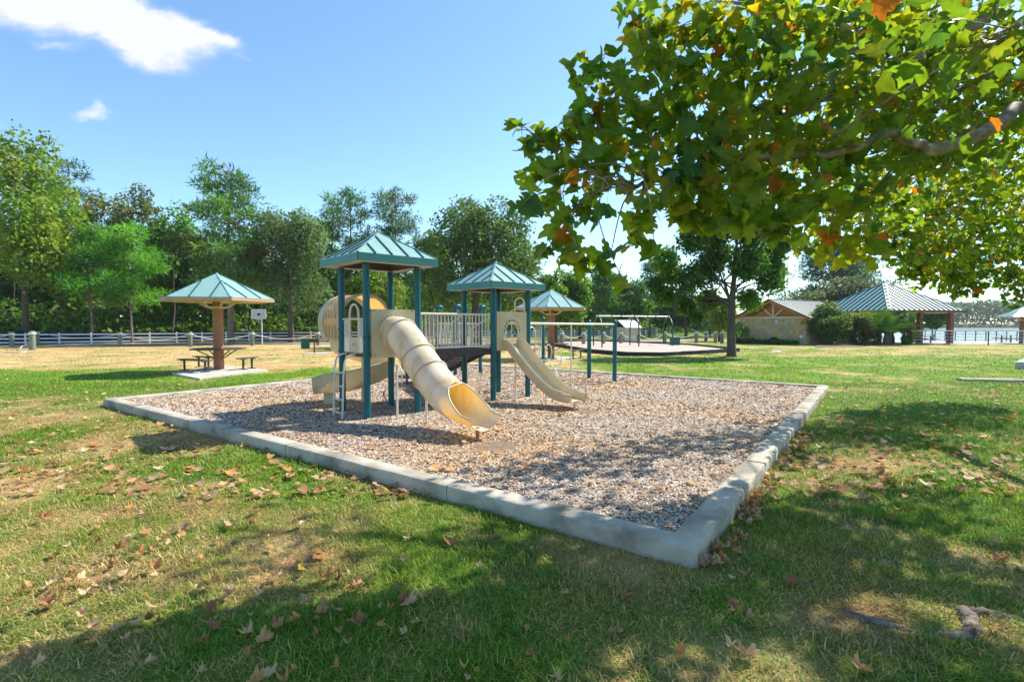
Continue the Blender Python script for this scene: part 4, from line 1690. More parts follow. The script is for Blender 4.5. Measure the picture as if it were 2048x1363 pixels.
vent.prism(vp, (0, -.05, 0)).build('round_vent', 'pale_metal', bld)
MB().box((WL * .17, -.085, 1.12), (.42, .03, .10)).build('wall_plate', 'pale_metal', bld)
MB().box((WL * .13, -.085, 2.3), (.16, .04, .22)).build('wall_box', 'cream_wood', bld)
bl = G(1599, 689.5) - Vector((.15, .5, 0))
t = thing('bollard_light', 'short grey bollard light in front of the stone wall', 'light', bl)
MB().lathe([(.13, -.1), (.13, .66)], (0, 0, 0), 12).build('post', 'blue_metal', t, 40)
MB().lathe([(.10, .66), (.10, .82)], (0, 0, 0), 12).build('lens', 'white_thing', t, 40)
MB().lathe([(.15, .82), (.15, .88), (.03, .96)], (0, 0, 0), 12).build('cap', 'pale_metal', t, 40)

# ------------------------------------------------------------------ lakeside pavilion
PC = Vector(((1766 - 1024) / F * 54, 54, zt(39, 54)))
pv = thing('pavilion', 'large lakeside pavilion with steep teal standing seam pyramid roof', 'pavilion', PC, R(0))
hs_ = 4.8
rot = math.atan2(742, -1020) - math.pi / 2 + R(50)
pang = R(13)
cs = []
for (i, j) in ((1, 1), (-1, 1), (-1, -1), (1, -1)):
    q = Matrix.Rotation(pang, 3, 'Z') @ Vector((i * hs_, j * hs_, 0))
    cs.append(Vector((q.x, q.y, 3.35)))
prf_ = panel_roof(pv, cs, (0, 0, 6.35), 16, 'teal_roof', fascia=.24, fascia_mat='brick', soffit='cream_wood', inner='cedar', thick=.02, seam=.085, hip=.36)
for (i, j) in ((1, 1), (-1, 1), (-1, -1), (1, -1), (0, 1), (0, -1), (1, 0), (-1, 0)):
    q = Matrix.Rotation(pang, 3, 'Z') @ Vector((i * hs_ * .8, j * hs_ * .8, 0))
    MB().box((q.x, q.y, 1.55), (.42, .42, 3.3), pang).build('column', 'brick', pv)
slab_p = [PC + (c - Vector((0, 0, 3.35))) * .95 for c in cs]
slab(slab_p, PC.z + .05, 'concrete floor under the lakeside pavilion')

# promenade and railings
prom = [Vector((31.5, 47.5, 0)), Vector((95, 42, 0)), Vector((95, 60, 0)), Vector((29.5, 60, 0))]
slab(prom, -.25, 'pale concrete promenade along the lake', 'promenade', .6)


def rail_run(a, b, zb, label, npost, nr=5, h=1.15):
    a, b = Vector(a), Vector(b)
    t = thing('metal_railing', label, 'railing', (a.x, a.y, zb))
    for k in range(npost + 1):
        p = a + (b - a) * (k / npost)
        MB(t.location).tube([Vector((p.x, p.y, zb - .1)), Vector((p.x, p.y, zb + h))], .05, 6).build('railing_post', 'black_metal', t)
    for k in range(nr):
        z = zb + .18 + (h - .18) * k / (nr - 1)
        top = k == nr - 1
        MB(t.location).tube([Vector((a.x, a.y, z)), Vector((b.x, b.y, z))], .055 if top else .022, 6).build('handrail' if top else 'railing_bar', 'cream_pipe' if top else 'pale_metal', t)


ra, rb_ = D(1822, 677, 48.5), D(2140, 677, 46)
rail_run((ra.x, ra.y, 0), (rb_.x, rb_.y, 0), -.25, 'brown metal railing along the lawn edge of the promenade', 4, h=1.35)
ra, rb_ = D(1850, 672, 59), D(2140, 672, 57)
rail_run((ra.x, ra.y, 0), (rb_.x, rb_.y, 0), -.25, 'dark metal railing along the water edge of the promenade', 14, h=1.2)
# dark picnic benches on the promenade
for (u, y, lb) in ((1852, 53, 'dark picnic table under the lakeside pavilion eave'), (2013, 55, 'long dark picnic table on the promenade near the brick column')):
    c = Vector(((u - 1024) / F * y, y, -.25))
    t = thing('picnic_table', lb, 'table', c, R(10))
    for s in (-.25, 0, .25):
        MB().box((0, s, .74), (1.8, .22, .045)).build('top_plank', 'black_metal', t)
    for s in (-.65, .65):
        MB().box((0, s, .44), (1.8, .25, .045)).build('seat', 'black_metal', t)
    for s in (-.6, .6):
        MB().box((s, 0, .36), (.08, .12, .72)).box((s, 0, .39), (.06, 1.4, .06)).build('leg_frame', 'black_metal', t)

# edges of another path on the right
kb1 = G(1925, 762)
kb2 = G(2120, 766.5)
d = (kb2 - kb1).normalized()
nn = Vector((-d.y, d.x, 0))
o = MB().prism([kb1 + ZV * -.05, kb2 + ZV * -.05, kb2 + nn * .3 - ZV * .05, kb1 + nn * .3 - ZV * .05], (0, 0, .13)).build('concrete_strip', 'concrete')
tag(o, 'narrow flush concrete strip in the lawn near the raised path edge', 'strip')
q0 = G(2030, 737)
o = MB()
o.prism([q0 + ZV * 0, q0 + Vector((3, -1.2, 0)), q0 + Vector((5, 1.5, 0)), q0 + Vector((2.7, 2.3, 0))], (0, 0, .28))
o = o.build('raised_path', 'slab')
structure(o, 'raised concrete path corner on the right side lawn', 'path')
vc = G(1553, 703)
o = MB().lathe([(.28, -.02), (.28, .03), (.22, .06), (.05, .07)], (0, 0, 0), 16).build('valve_cover', 'white_thing', smooth=40)
o.location = vc
tag(o, 'small white utility cover lying in the grass near the stone building', 'utility cover')
# ------------------------------------------------------------------ trees and shrubs
LEAF_T = [(0, -.5, 0), (.36, .02, .06), (0, .5, 0), (-.36, .02, .06)]
LEAF_F = [(0, 1, 2, 3)]


def unit(n):
    z = RNG.normal(size=(n, 3))
    return z / np.linalg.norm(z, axis=1, keepdims=True)


def crown_points(center, rad, n, lobes, lr=.34, low=-.75, hollow=.5):
    """leaf positions clumped on lobes spread over an ellipsoid; returns points, outward directions, lobe index, lobe centres"""
    center, rad = np.array(center, float), np.array(rad, float)
    lc = []
    while len(lc) < lobes:
        d = unit(1)[0]
        if d[2] < low:
            continue
        lc.append(d * RNG.uniform(hollow, .86))
    lc = np.array(lc)
    sz = RNG.uniform(.65, 1.25, lobes) * lr
    idx = RNG.choice(lobes, n, p=sz ** 2 / np.sum(sz ** 2))
    d = unit(n)
    d[:, 2] = np.where(RNG.uniform(size=n) < .35, np.abs(d[:, 2]), d[:, 2])
    rr = RNG.uniform(.35, 1, n) ** .5 * RNG.choice([1, 1, 1, 1.18], n)
    q = lc[idx] + d * (sz[idx] * rr)[:, None]
    return center + q * rad, d, idx, center + lc * rad


def leaf_mesh(name, pts, d, idx, size, pal, nl, jitter=.25, upb=.9, leafT=LEAF_T, leafF=LEAF_F, hi=None):
    n = len(pts)
    pal = np.array(pal)
    lobe_c = pal[RNG.choice(len(pal), nl)] * RNG.uniform(.82, 1.2, (nl, 1))
    c = lobe_c[idx] * RNG.uniform(1 - jitter, 1 + jitter, (n, 1))
    if hi is not None:
        m = RNG.uniform(size=n) < hi[1]
        c[m] = np.array(hi[0]) * RNG.uniform(.8, 1.2, (m.sum(), 1))
    z = RNG.normal(size=(n, 3)) * .6 + d * .5 + np.array([0, 0, upb * .6])
    Rm = basis(RNG.normal(size=(n, 3)), z)
    return inst_mesh(name, leafT, leafF, Rm, size * RNG.uniform(.65, 1.35, n), pts, c)


def tree_wood(base, top, r0, limbs, off, n=9, wob=.15, lean=(0, 0)):
    mb = MB(off)
    base, top = Vector(base), Vector(top)
    hgt = (top - base).length
    pts, rs = [], []
    for k in range(8):
        t = k / 7
        p = base + (top - base) * t + Vector((math.sin(t * 5 + base.x) * wob * t, math.cos(t * 4 + base.y) * wob * t, 0))
        pts.append(p)
        rs.append(max(.02, r0 * (1.35 if k == 0 else 1) * (1 - .8 * t)))
    pts[0] = pts[0] - ZV * .2
    mb.tube(pts, rs, n)
    for (t, end) in limbs:
        k = min(6, int(t * 7))
        s = pts[k] + (pts[k + 1] - pts[k]) * (t * 7 - k)
        end = Vector(end)
        mid = s * .5 + end * .5 + ZV * (.08 * (end - s).length)
        mb.tube(spline([s, mid, end], 4), [max(.012, rs[k] * .5 * (1 - .1 * i)) for i in range(9)], 6)
    return mb


def broadleaf(name, label, u, vtop, vbot, hw, y, pal, n=4500, size=.30, lobes=34, trunk_r=.22, group=None, base=None, cat='tree', bark='bark', ry=.85,
              hollow=.5, lr=.34, hi=None, limbs=7, upb=.9, x=None, low=-.75, ux=None):
    s = y / F
    cx_ = (u - 1024) * s
    ztop, zbot = H + (645 - vtop) * s, H + (645 - vbot) * s
    bx = cx_ if ux is None else (ux - 1024) * s
    b = Vector((bx, y, zt(bx, y))) if base is None else Vector(base)
    t = thing(name, label, cat, b, 0, group)
    cen = (cx_, y, (ztop + zbot) / 2)
    rad = (hw * s * 1.02, hw * s * ry, (ztop - zbot) / 2 * 1.02)
    n, size = int(n * 1.9), size * 1.2
    pts, d, idx, lc = crown_points(cen, rad, n, lobes, lr, low, hollow)
    lm = [(random.uniform(.3, .85), lc[k]) for k in range(min(limbs, len(lc)))]
    tree_wood(b, (cx_, y, zbot + (ztop - zbot) * .7), trunk_r, lm, b).build('trunk', bark, t, 60)
    me = leaf_mesh('crown', pts - np.array(b), d, idx, size, pal, lobes, hi=hi, upb=upb)
    link_mesh('crown', me, 'leaf', t)
    return t


NEED_T = [(-.085, 0, 0), (.085, 0, 0), (0, .1, 1.0)]


def pine(name, label, u, vtop, vbot, hw, y, pal, trunk_r=.2, branches=60, tuft=.42, group=None, dens=1.0, shape='tall', base_v=None):
    s = y / F
    cx_ = (u - 1024) * s
    ztop, zbot = H + (645 - vtop) * s, H + (645 - vbot) * s
    b = Vector((cx_, y, zt(cx_, y)))
    t = thing(name, label, 'pine tree', b, 0, group)
    W_ = hw * s
    tuft *= 1.25
    wood = tree_wood(b, (cx_, y, ztop - .3), trunk_r, [], b, wob=.25)
    P_, Q_, I_ = [], [], []
    branches = int(branches * .62)
    for k in range(branches):
        f = (k + random.random()) / branches
        z = zbot + (ztop - zbot) * f * .97
        az = k * 2.4 + random.uniform(-.5, .5)
        prof_ = ((1 - f) ** .55 * .9 + .22) if shape == 'tall' else math.sin(math.pi * min(1, f * .78 + .2)) * .92 + .12
        ln = W_ * prof_ * random.uniform(.45, 1.15)
        st = Vector((cx_, y, z))
        en = st + Vector((math.cos(az) * ln, math.sin(az) * ln, ln * random.uniform(.05, .5)))
        wood.tube([st, (st + en) / 2 + ZV * (-.06 * ln), en], [.06 + .03 * (1 - f), .04, .015], 4, caps=False)
        for j in range(max(2, int(3.4 * dens * (.5 + ln / W_)))):
            r = 1.0 if j == 0 else random.uniform(.45, 1.0)
            c = st + (en - st) * r + Vector((random.gauss(0, .13 * W_), random.gauss(0, .13 * W_), random.uniform(-.1, .3)))
            P_.append(c)
            Q_.append(random.uniform(.14, .24) * W_ + .15)
            I_.append(k)
    P_ = np.array([tuple(p) for p in P_])
    I_ = np.array(I_)
    nn_ = 44
    pts = np.repeat(P_, nn_, 0)
    rq = np.repeat(np.array(Q_), nn_)
    idx = np.repeat(I_, nn_)
    N_ = len(pts)
    z = unit(N_)
    pts = pts + z * np.array([1, 1, .62]) * (rq * RNG.uniform(.1, 1.0, N_) ** .6)[:, None]
    z[:, 2] += .35
    z /= np.linalg.norm(z, axis=1, keepdims=True)
    tuft = min(tuft, .62)
    Rm = basis(RNG.normal(size=(N_, 3)), z)
    pal = np.array(pal)
    bc_ = pal[RNG.choice(len(pal), branches)] * RNG.uniform(.85, 1.2, (branches, 1))
    col = bc_[idx] * RNG.uniform(.7, 1.3, (N_, 1))
    S_ = np.stack([np.full(N_, 1.3) * tuft, np.full(N_, tuft), tuft * RNG.uniform(.6, 1.2, N_)], 1)
    me = inst_mesh('crown', NEED_T, [(0, 1, 2)], Rm, S_, pts - np.array(b), col)
    wood.build('trunk', 'pine_bark', t, 60)
    link_mesh('crown', me, 'needle', t)
    return t


G_DEEP = [(.035, .085, .014), (.05, .11, .018), (.03, .07, .015)]
G_MID = [(.055, .125, .018), (.075, .15, .02), (.045, .10, .016)]
G_YEL = [(.10, .155, .018), (.135, .17, .02), (.08, .14, .018)]
G_OLV = [(.10, .12, .03), (.13, .13, .035), (.08, .11, .025)]
G_GRY = [(.065, .105, .045), (.085, .13, .06), (.05, .09, .035)]
G_PIN = [(.045, .105, .022), (.06, .13, .025), (.035, .085, .022)]
G_PBR = [(.06, .17, .018), (.085, .20, .022), (.05, .14, .018)]
G_PDK = [(.035, .075, .025), (.05, .095, .03), (.03, .06, .02)]
G_BLU = [(.045, .085, .05), (.06, .105, .06), (.035, .07, .045)]

for _p in (G_DEEP, G_MID, G_YEL, G_OLV, G_GRY, G_PIN, G_PBR, G_PDK, G_BLU):
    _p[:] = [tuple(c * 1.95 for c in q) for q in _p]

broadleaf('sweetgum_tree', 'tall yellow green leafy tree towering above the young pines', 52, 262, 640, 108, 50, G_YEL, 8000, .30, 60, .3, lr=.28)
pine('pine_tree', 'dark green pine top showing just behind the tall yellow green tree', 148, 326, 560, 60, 66, G_PDK, branches=46, tuft=.6)
broadleaf('sparse_tree', 'thin olive tree with bare twigs against the sky', 212, 374, 560, 62, 62, G_OLV, 1700, .28, 26, .18, limbs=20, lr=.26)
broadleaf('sparse_tree', 'yellowing thin crowned tree with see through top above the young pines', 288, 372, 560, 55, 64, [(.15, .18, .035), (.12, .16, .035), (.19, .18, .035)], 1900, .28, 26, .18, limbs=20, lr=.26)
pine('young_pine', 'bright green young pine beside the thick bollard end of the fence', 184, 462, 615, 84, 52, G_PBR, .14, 44, .55, shape='round', dens=1.4)
pine('young_pine', 'bright green young pine behind the fence near the picnic shelter roof', 264, 452, 612, 62, 53, G_PBR, .13, 40, .55, shape='round', dens=1.3)
broadleaf('woodland_tree', 'rounded mid green tree behind the picnic shelter roof', 352, 432, 660, 62, 60, G_MID, 5200, .30, 36)
broadleaf('woodland_tree', 'dense dark tree between the young pines and the tall pine', 410, 470, 660, 55, 62, G_DEEP, 4200, .30, 32)
pine('tall_pine', 'tall straight trunked pine with brown tinged needles behind the picnic shelter', 462, 342, 575, 84, 52, G_PIN * 3 + [(.12, .11, .03)], .30, 70, .55, dens=1.2)
broadleaf('willow_oak', 'grey green bushy oak with dark trunk behind the basketball hoop', 582, 402, 655, 90, 54, G_GRY, 8500, .24, 56, .30, lr=.28)
pine('loose_pine', 'open crowned dark pine between the oak and the tall tower roof', 700, 384, 560, 62, 66, G_PDK + G_PIN, .22, 52, .6, shape='round', dens=1.1)
pine('loose_pine', 'open crowned pine rising right behind the tall tower roof', 790, 382, 570, 58, 67, G_PDK + [(.08, .11, .02)], .22, 52, .6, shape='round', dens=1.1)
broadleaf('live_oak', 'broad dark live oak with twiggy top behind the play bridge', 952, 396, 655, 132, 46, [(.075, .145, .042), (.095, .175, .05), (.12, .20, .06)], 14000, .21, 80, .45, lr=.26)
broadleaf('woodland_tree', 'leafy green tree between the live oak and the umbrella roof by the swings', 1112, 535, 655, 62, 52, G_MID, 4200, .26, 34)
broadleaf('woodland_tree', 'yellowish undergrowth tree seen between the posts of the tall tower', 740, 545, 665, 60, 62, G_YEL, 3600, .30, 30)
broadleaf('woodland_tree', 'mid green tree right of the oak behind the spiral slide', 660, 500, 665, 45, 64, G_MID, 3000, .30, 28)
pine('soft_pine', 'fresh green pine above the pale shed roof', 1208, 538, 650, 46, 66, G_PIN, .2, 46, .55, shape='round', dens=1.4)
broadleaf('woodland_tree', 'fresh green round tree behind the swing frame', 1255, 560, 660, 45, 68, [(.06, .14, .025), (.08, .17, .03)], 2800, .30, 28)
pine('blue_pine', 'bluish dark pine behind the swing frame', 1300, 524, 640, 36, 84, G_BLU, .22, 46, .65, shape='round', dens=1.3)
broadleaf('woodland_tree', 'hazy dark tree behind the low bollards past the swings', 1372, 575, 668, 58, 78, G_BLU, 3600, .36, 30)
broadleaf('woodland_tree', 'yellow green small tree beside the stone building', 1440, 590, 672, 34, 60, G_YEL, 2000, .28, 20)
pine('dark_conifer', 'dark blue green conifer rising behind the stone building roof', 1668, 486, 640, 84, 72, G_BLU, .3, 64, .75, dens=2.4)
broadleaf('olive_tree', 'rounded grey green tree between the two metal roofs', 1684, 553, 650, 92, 62, [(.12, .15, .09), (.15, .18, .11), (.10, .13, .07)], 6500, .24, 44)
broadleaf('woodland_tree', 'leafy green tree at the water beyond the pavilion', 1866, 612, 662, 34, 78, G_MID, 2200, .32, 20)
for k, (u, vt, hw, y) in enumerate(((-60, 380, 90, 60), (120, 480, 60, 62), (20, 560, 60, 57), (330, 510, 50, 70), (500, 470, 55, 70), (640, 440, 50, 76), (745, 480, 60, 78), (860, 470, 60, 70),
                                    (1040, 520, 60, 66), (1160, 560, 45, 72), (1330, 590, 45, 90), (1420, 600, 45, 88))):
    broadleaf('woodland_tree', 'dense green tree in the woodland edge behind the white fence', u, vt, 672, hw, y, [G_DEEP, G_MID, G_DEEP][k % 3], 3600, .34, 28, group='woodland edge trees')

# undergrowth: one leafy mass along the foot of the wood
NU = 62000
tt = RNG.uniform(-24, 130, NU)
dep = RNG.uniform(1.2, 22, NU)
bx = F0.x + FD.x * tt - FD.y * dep
by = F0.y + FD.y * tt + FD.x * dep
hz = np.array([3.0 + 2.6 * fbm(x, y, .16, 51, 3) for x, y in zip(bx, by)]) * np.clip(.45 + dep / 8, 0, 2.6)
pz = np.array([zt(x, y) for x, y in zip(bx, by)]) + RNG.uniform(.0, 1.0, NU) ** .8 * hz
palu = np.array(G_DEEP + G_MID + G_YEL[:1] + [(.10, .08, .035)])
patch = np.array([int(abs(fbm(x, y, .3, 61, 2)) * 60) % len(palu) for x, y in zip(bx, by)])
me = inst_mesh('undergrowth', LEAF_T, LEAF_F, basis(RNG.normal(size=(NU, 3)), RNG.normal(size=(NU, 3)) + np.array([0, -.4, .8])), RNG.uniform(.28, .75, NU), np.stack([bx, by, pz], 1),
               palu[patch] * RNG.uniform(.65, 1.25, (NU, 1)))
o = link_mesh('undergrowth', me, 'leaf')
o['kind'] = 'stuff'
o['label'] = 'tangled leafy undergrowth along the foot of the wood'
o['category'] = 'undergrowth'
NU = 16000
tt = RNG.uniform(-26, 130, NU)
dep = RNG.uniform(20, 34, NU)
bx = F0.x + FD.x * tt - FD.y * dep
by = F0.y + FD.y * tt + FD.x * dep
pz = np.array([zt(x, y) for x, y in zip(bx, by)]) + RNG.uniform(0, 1, NU) ** .9 * np.array([11.5 + 3.5 * fbm(x, y, .1, 53, 2) for x, y in zip(bx, by)])
me = inst_mesh('woodland', LEAF_T, LEAF_F, basis(RNG.normal(size=(NU, 3)), RNG.normal(size=(NU, 3)) + np.array([0, -.6, .6])), RNG.uniform(.9, 1.8, NU), np.stack([bx, by, pz], 1),
               palu[RNG.choice(6, NU)] * RNG.uniform(.6, 1.1, (NU, 1)))
o = link_mesh('woodland', me, 'leaf')
o['kind'] = 'stuff'
o['label'] = 'dense leafy depth of the wood behind the edge trees'
o['category'] = 'woodland'
# slim trunks in the wood
for k in range(34):
    tr = random.uniform(-16, 52)
    dp = random.uniform(1.2, 9)
    x, y = F0.x + FD.x * tr - FD.y * dp, F0.y + FD.y * tr + FD.x * dp
    h = random.uniform(5, 9)
    b = Vector((x, y, zt(x, y)))
    t = thing('sapling', 'slim bare trunked sapling among the undergrowth behind the fence', 'tree', b, 0, 'slim saplings in the wood edge')
    tree_wood(b, b + Vector((random.uniform(-.8, .8), random.uniform(-.5, .5), h)), random.uniform(.05, .11), [], b, 6, .3).build('trunk', random.choice(['bark', 'pine_bark']), t, 60)
    pts, d, idx, lc = crown_points(b + ZV * h, (1.3, 1.3, 2.0), 260, 8, .5, -1, .2)
    link_mesh('crown', leaf_mesh('crown', pts - np.array(b), d, idx, .28, random.choice([G_MID, G_YEL, G_DEEP]), 8), 'leaf', t)

# wooded far shore
NF = 42000
fx = RNG.uniform(120, 620, NF)
fy = 350 + RNG.uniform(0, 40, NF)
env = np.array([17 + 9 * fbm(x, 0, .022, 71, 3) + 5 * fbm(x, y, .10, 72, 2) for x, y in zip(fx, fy)]) * np.where(fx < 330, np.clip((fx - 250) / 80, .35, 1), 1)
fz = -1.2 + env * RNG.uniform(0, 1, NF) ** .6
me = inst_mesh('far_woods', LEAF_T, LEAF_F, basis(RNG.normal(size=(NF, 3)), RNG.normal(size=(NF, 3)) + np.array([0, -.5, .9])), RNG.uniform(1.1, 2.4, NF), np.stack([fx, fy, fz], 1),
               np.array(G_BLU + G_MID[:1])[RNG.choice(4, NF)] * RNG.uniform(.5, .8, (NF, 1)))
o = link_mesh('far_woods', me, 'leaf')
o['kind'] = 'stuff'
o['label'] = 'hazy wooded shore across the lake'
o['category'] = 'far woods'

# lone tree in the lawn before the stone building
tb = G(1463, 712.5)
yt = tb.y
t = thing('lawn_tree', 'single round crowned tree with dark trunk in the lawn before the stone building', 'tree', tb)
s = yt / F
def tw(u, v, dy=0):
    return Vector(((u - 1024) * s, yt + dy, H + (645 - v) * s))
lob = [(1330, 520, .2, .9), (1380, 480, -.3, 1.0), (1440, 455, .4, 1.1), (1500, 470, -.2, 1.1), (1545, 510, .3, .9), (1420, 540, .8, 1.1), (1480, 530, -.9, 1.1), (1535, 560, -.3, .9), (1370, 560, -.5, .9),
       (1330, 590, .1, .75), (1375, 612, .3, .6), (1430, 600, .9, .8), (1500, 600, .2, .8), (1560, 540, .4, .6), (1310, 570, 0, .5), (1450, 500, 1.4, 1.1), (1480, 430, .2, .9), (1400, 440, .2, .7), (1350, 545, 1, .8), (1520, 520, 1.2, 1.0), (1395, 635, .2, .4), (1565, 490, 0, .5)]
wood = MB(tb)
wood.tube([tb - ZV * .2, tb + ZV * .15, tw(1462, 660), tw(1462, 620), tw(1466, 560), tw(1470, 500), tw(1472, 460)], [.36, .26, .215, .20, .13, .08, .04], 12)
PT, DD, II = [], [], []
for k, (u, v, dy, r) in enumerate(lob):
    c = tw(u, v, dy)
    st = tw(1463, min(640, 600 + random.uniform(-60, 25)))
    wood.tube(spline([st, st * .5 + c * .5 + ZV * .1, c], 4), [.062 - .006 * i for i in range(9)], 6)
    n = int(1250 * r * r) + 220
    d = unit(n)
    rr = RNG.uniform(.15, 1, n) ** .6
    q = d * (rr * r * RNG.uniform(.75, 1.15, n))[:, None]
    PT.append(q + np.array(c))
    DD.append(d)
    II.append(np.full(n, k))
wood.build('trunk', 'bark', t, 60)
PT, DD, II = np.concatenate(PT), np.concatenate(DD), np.concatenate(II)
link_mesh('crown', leaf_mesh('crown', PT - np.array(tb), DD, II, .19, [(.075, .175, .026), (.105, .22, .028), (.08, .18, .04)], len(lob), hi=((.17, .16, .015), .06)), 'leaf', t)
o = MB(tb).tube(spline([tb + Vector((-.1, -.25, .0)), tb + Vector((-.5, -.5, .03)), tb + Vector((-1.1, -.6, -.02))], 4), [.12, .09, .07, .06, .05, .04, .03, .02, .01], 6).build('root', 'bark', t, 60)


# shrubs and palms at the stone building
def shrub(name, label, u, vt, vb, hw, y, pal, n=2600, size=.14, lobes=26, group=None, cat='shrub', hi=None, top=None):
    s = y / F
    cx_ = (u - 1024) * s
    b = Vector((cx_, y, zt(cx_, y)))
    t = thing(name, label, cat, b, 0, group)
    zt2 = H + (645 - vt) * s - b.z
    rad = (hw * s, hw * s * .8, zt2 * .55)
    pts, d, idx, lc = crown_points((0, 0, zt2 * .48), rad, n, lobes, .38, -1, .45)
    mb = MB()
    for k in range(6):
        mb.tube([(random.uniform(-.1, .1), random.uniform(-.1, .1), -.1), tuple(lc[k] * .6), tuple(lc[k])], [.04, .03, .012], 5)
    mb.build('stem', 'bark', t, 60)
    me = leaf_mesh('foliage', pts, d, idx, size, pal, lobes, hi=hi)
    if top is not None:
        a = me.color_attributes['col']
        cc_ = np.empty(len(a.data) * 4, np.float32)
        a.data.foreach_get('color', cc_)
        cc_ = cc_.reshape(-1, 4)
        zz_ = np.repeat(pts[:, 2], 4)
        m = zz_ > zt2 * .80
        cc_[m, :3] = np.array(top) * RNG.uniform(.8, 1.25, (m.sum(), 1))
        a.data.foreach_set('color', cc_.reshape(-1))
    link_mesh('foliage', me, 'leaf', t)
    return t


yb = BR0.y
shrub('tall_shrub', 'tall glossy shrub beside the corner of the stone wall', 1655, 604, 690, 48, yb - .4, [(.10, .18, .05), (.13, .21, .06), (.08, .15, .04)], 8500, .19, 40)
shrub('clipped_shrub', 'rounded clipped shrub with reddish body and yellow green top', 1718, 622, 690, 34, yb - .2, [(.12, .14, .05), (.15, .14, .055), (.10, .13, .04)], 6500, .16, 34, top=(.19, .25, .03))
shrub('low_shrub', 'bright green shrub at the left end of the stone wall', 1478, 640, 690, 22, BL0.y - 1.5, G_MID, 1500, .16, 16)
for k, (u, vt, hw) in enumerate(((1510, 676, 16), (1545, 673, 14), (1570, 678, 14))):
    shrub('flower_shrub', 'low leafy plant at the foot of the stone wall', u, vt, 690, hw, BR0.y + (BL0.y - BR0.y) * (1612 - u) / 125 - .8, [(.07, .09, .035), (.09, .07, .04), (.05, .08, .03)], 700, .12, 10, 'low plants along the stone wall', 'plant')
gc_ = []
NGC = 3800
a = RNG.uniform(-.06, .95, NGC)
base_ = np.array([BL0.x, BL0.y, 0])[None] + a[:, None] * (np.array([BR0.x, BR0.y, 0]) - np.array([BL0.x, BL0.y, 0]))[None]
nrm_ = np.array([-rd_.x, -rd_.y, 0])
off_ = RNG.uniform(.4, 1.8, NGC)
pts = base_ + nrm_ * off_[:, None]
pts[:, 2] = np.array([zt(p[0], p[1]) for p in pts]) + RNG.uniform(.02, .42, NGC)
me = inst_mesh('ground_cover', LEAF_T, LEAF_F, rand_rot(NGC, .8), RNG.uniform(.1, .2, NGC), pts, np.array(G_DEEP + G_PBR[:1])[RNG.choice(4, NGC)] * RNG.uniform(.7, 1.3, (NGC, 1)))
o = link_mesh('ground_cover', me, 'leaf')
o['kind'] = 'stuff'
o['label'] = 'low green ground cover along the stone wall'
o['category'] = 'ground cover'


def palm(u, y, label, nf=26, ln=1.3, h=1.0):
    x = (u - 1024) / F * y
    b = Vector((x, y, zt(x, y)))
    t = thing('fan_palm', label, 'palm', b, 0, 'bushy palms beside the pavilion')
    MB().lathe([(.22, -.1), (.20, h * .6), (.12, h)], (0, 0, 0), 10).build('trunk', 'bark', t, 50)
    for k in range(nf):
        az = k * 2.399
        el = R(random.uniform(15, 80))
        d = Vector((math.cos(az) * math.cos(el), math.sin(az) * math.cos(el), math.sin(el)))
        l = ln * random.uniform(.8, 1.15)
        mid = ZV * h + d * l * .7
        tip = ZV * h + d * l * 1.15 - ZV * (.35 * l * (1 - math.sin(el)))
        sp_ = spline([ZV * h, mid, tip], 5)
        mb = MB().tube(sp_, [.02 - .0015 * i for i in range(len(sp_))], 4)
        sd = d.cross(ZV).normalized()
        for i in range(2, len(sp_)):
            for sgn in (-1, 1):
                for kk in (0, .5):
                    p = sp_[i - 1] + (sp_[i] - sp_[i - 1]) * kk
                    q = p + sd * (sgn * l * .30) + d * l * .22 - ZV * .08
                    mb.add([p, p + d * .05, q], [(0, 1, 2)])
        mb.build('frond', 'palm_leaf', t)


M['palm_leaf'] = pmat('palm_leaf', (.05, .15, .02), (.075, .20, .03), 6, .45, transl=(.12, .26, .03), tfac=.3)
for (u, y) in ((1758, yb), (1785, yb + 1), (1808, yb + .5), (1772, yb - 1)):
    palm(u, y, 'bushy bright green palm beside the clipped shrub', ln=1.95)
for (u, vt, hw) in ((1752, 660, 16), (1820, 655, 16)):
    shrub('low_shrub', 'small leafy shrub at the foot of the palms', u, vt, 690, hw, yb, G_MID, 900, .14, 12, 'shrubs under the palms')
# mulch bed with dark soil at the shrubs
bed_pts = [G(1630, 694), G(1720, 693), G(1800, 688.5), G(1832, 683), G(1800, 680), G(1640, 686)]
o = MB().prism([p - ZV * .05 for p in bed_pts], (0, 0, .10)).build('planting_bed', 'mulch')
structure(o, 'dark mulched planting bed under the shrubs', 'planting bed')
# ------------------------------------------------------------------ the sycamore over the near corner
half = [(.20, -.10), (.40, -.03), (.36, .11), (.60, .17), (.76, .42), (.52, .43), (.33, .47), (.38, .70), (.19, .74)]
outl = [(0, 0)] + half + [(0, 1.04)] + [(-x, y) for (x, y) in reversed(half)]


def leaf_template(curl, fold, pts=None):
    pts = pts or outl
    v = [(0, .30, 0)] + [(x, y, fold * abs(x) + curl * ((y - .35) ** 2 + x * x * .6)) for (x, y) in pts]
    v = [(x, y - .30, z) for (x, y, z) in v]
    n = len(pts)
    return v, [(0, i + 1, (i + 1) % n + 1) for i in range(n)]


simple = [(0, 0), (.38, -.06), (.70, .36), (.34, .45), (.30, .70), (0, 1.02), (-.30, .70), (-.34, .45), (-.70, .36), (-.38, -.06)]
TRK = Vector((7.6, 4.2, 0))
syc = thing('sycamore_tree', 'big sycamore with large lobed leaves overhanging the near corner of the playground', 'tree', TRK)


def SD(u, v, y):
    return D(u, v, y)


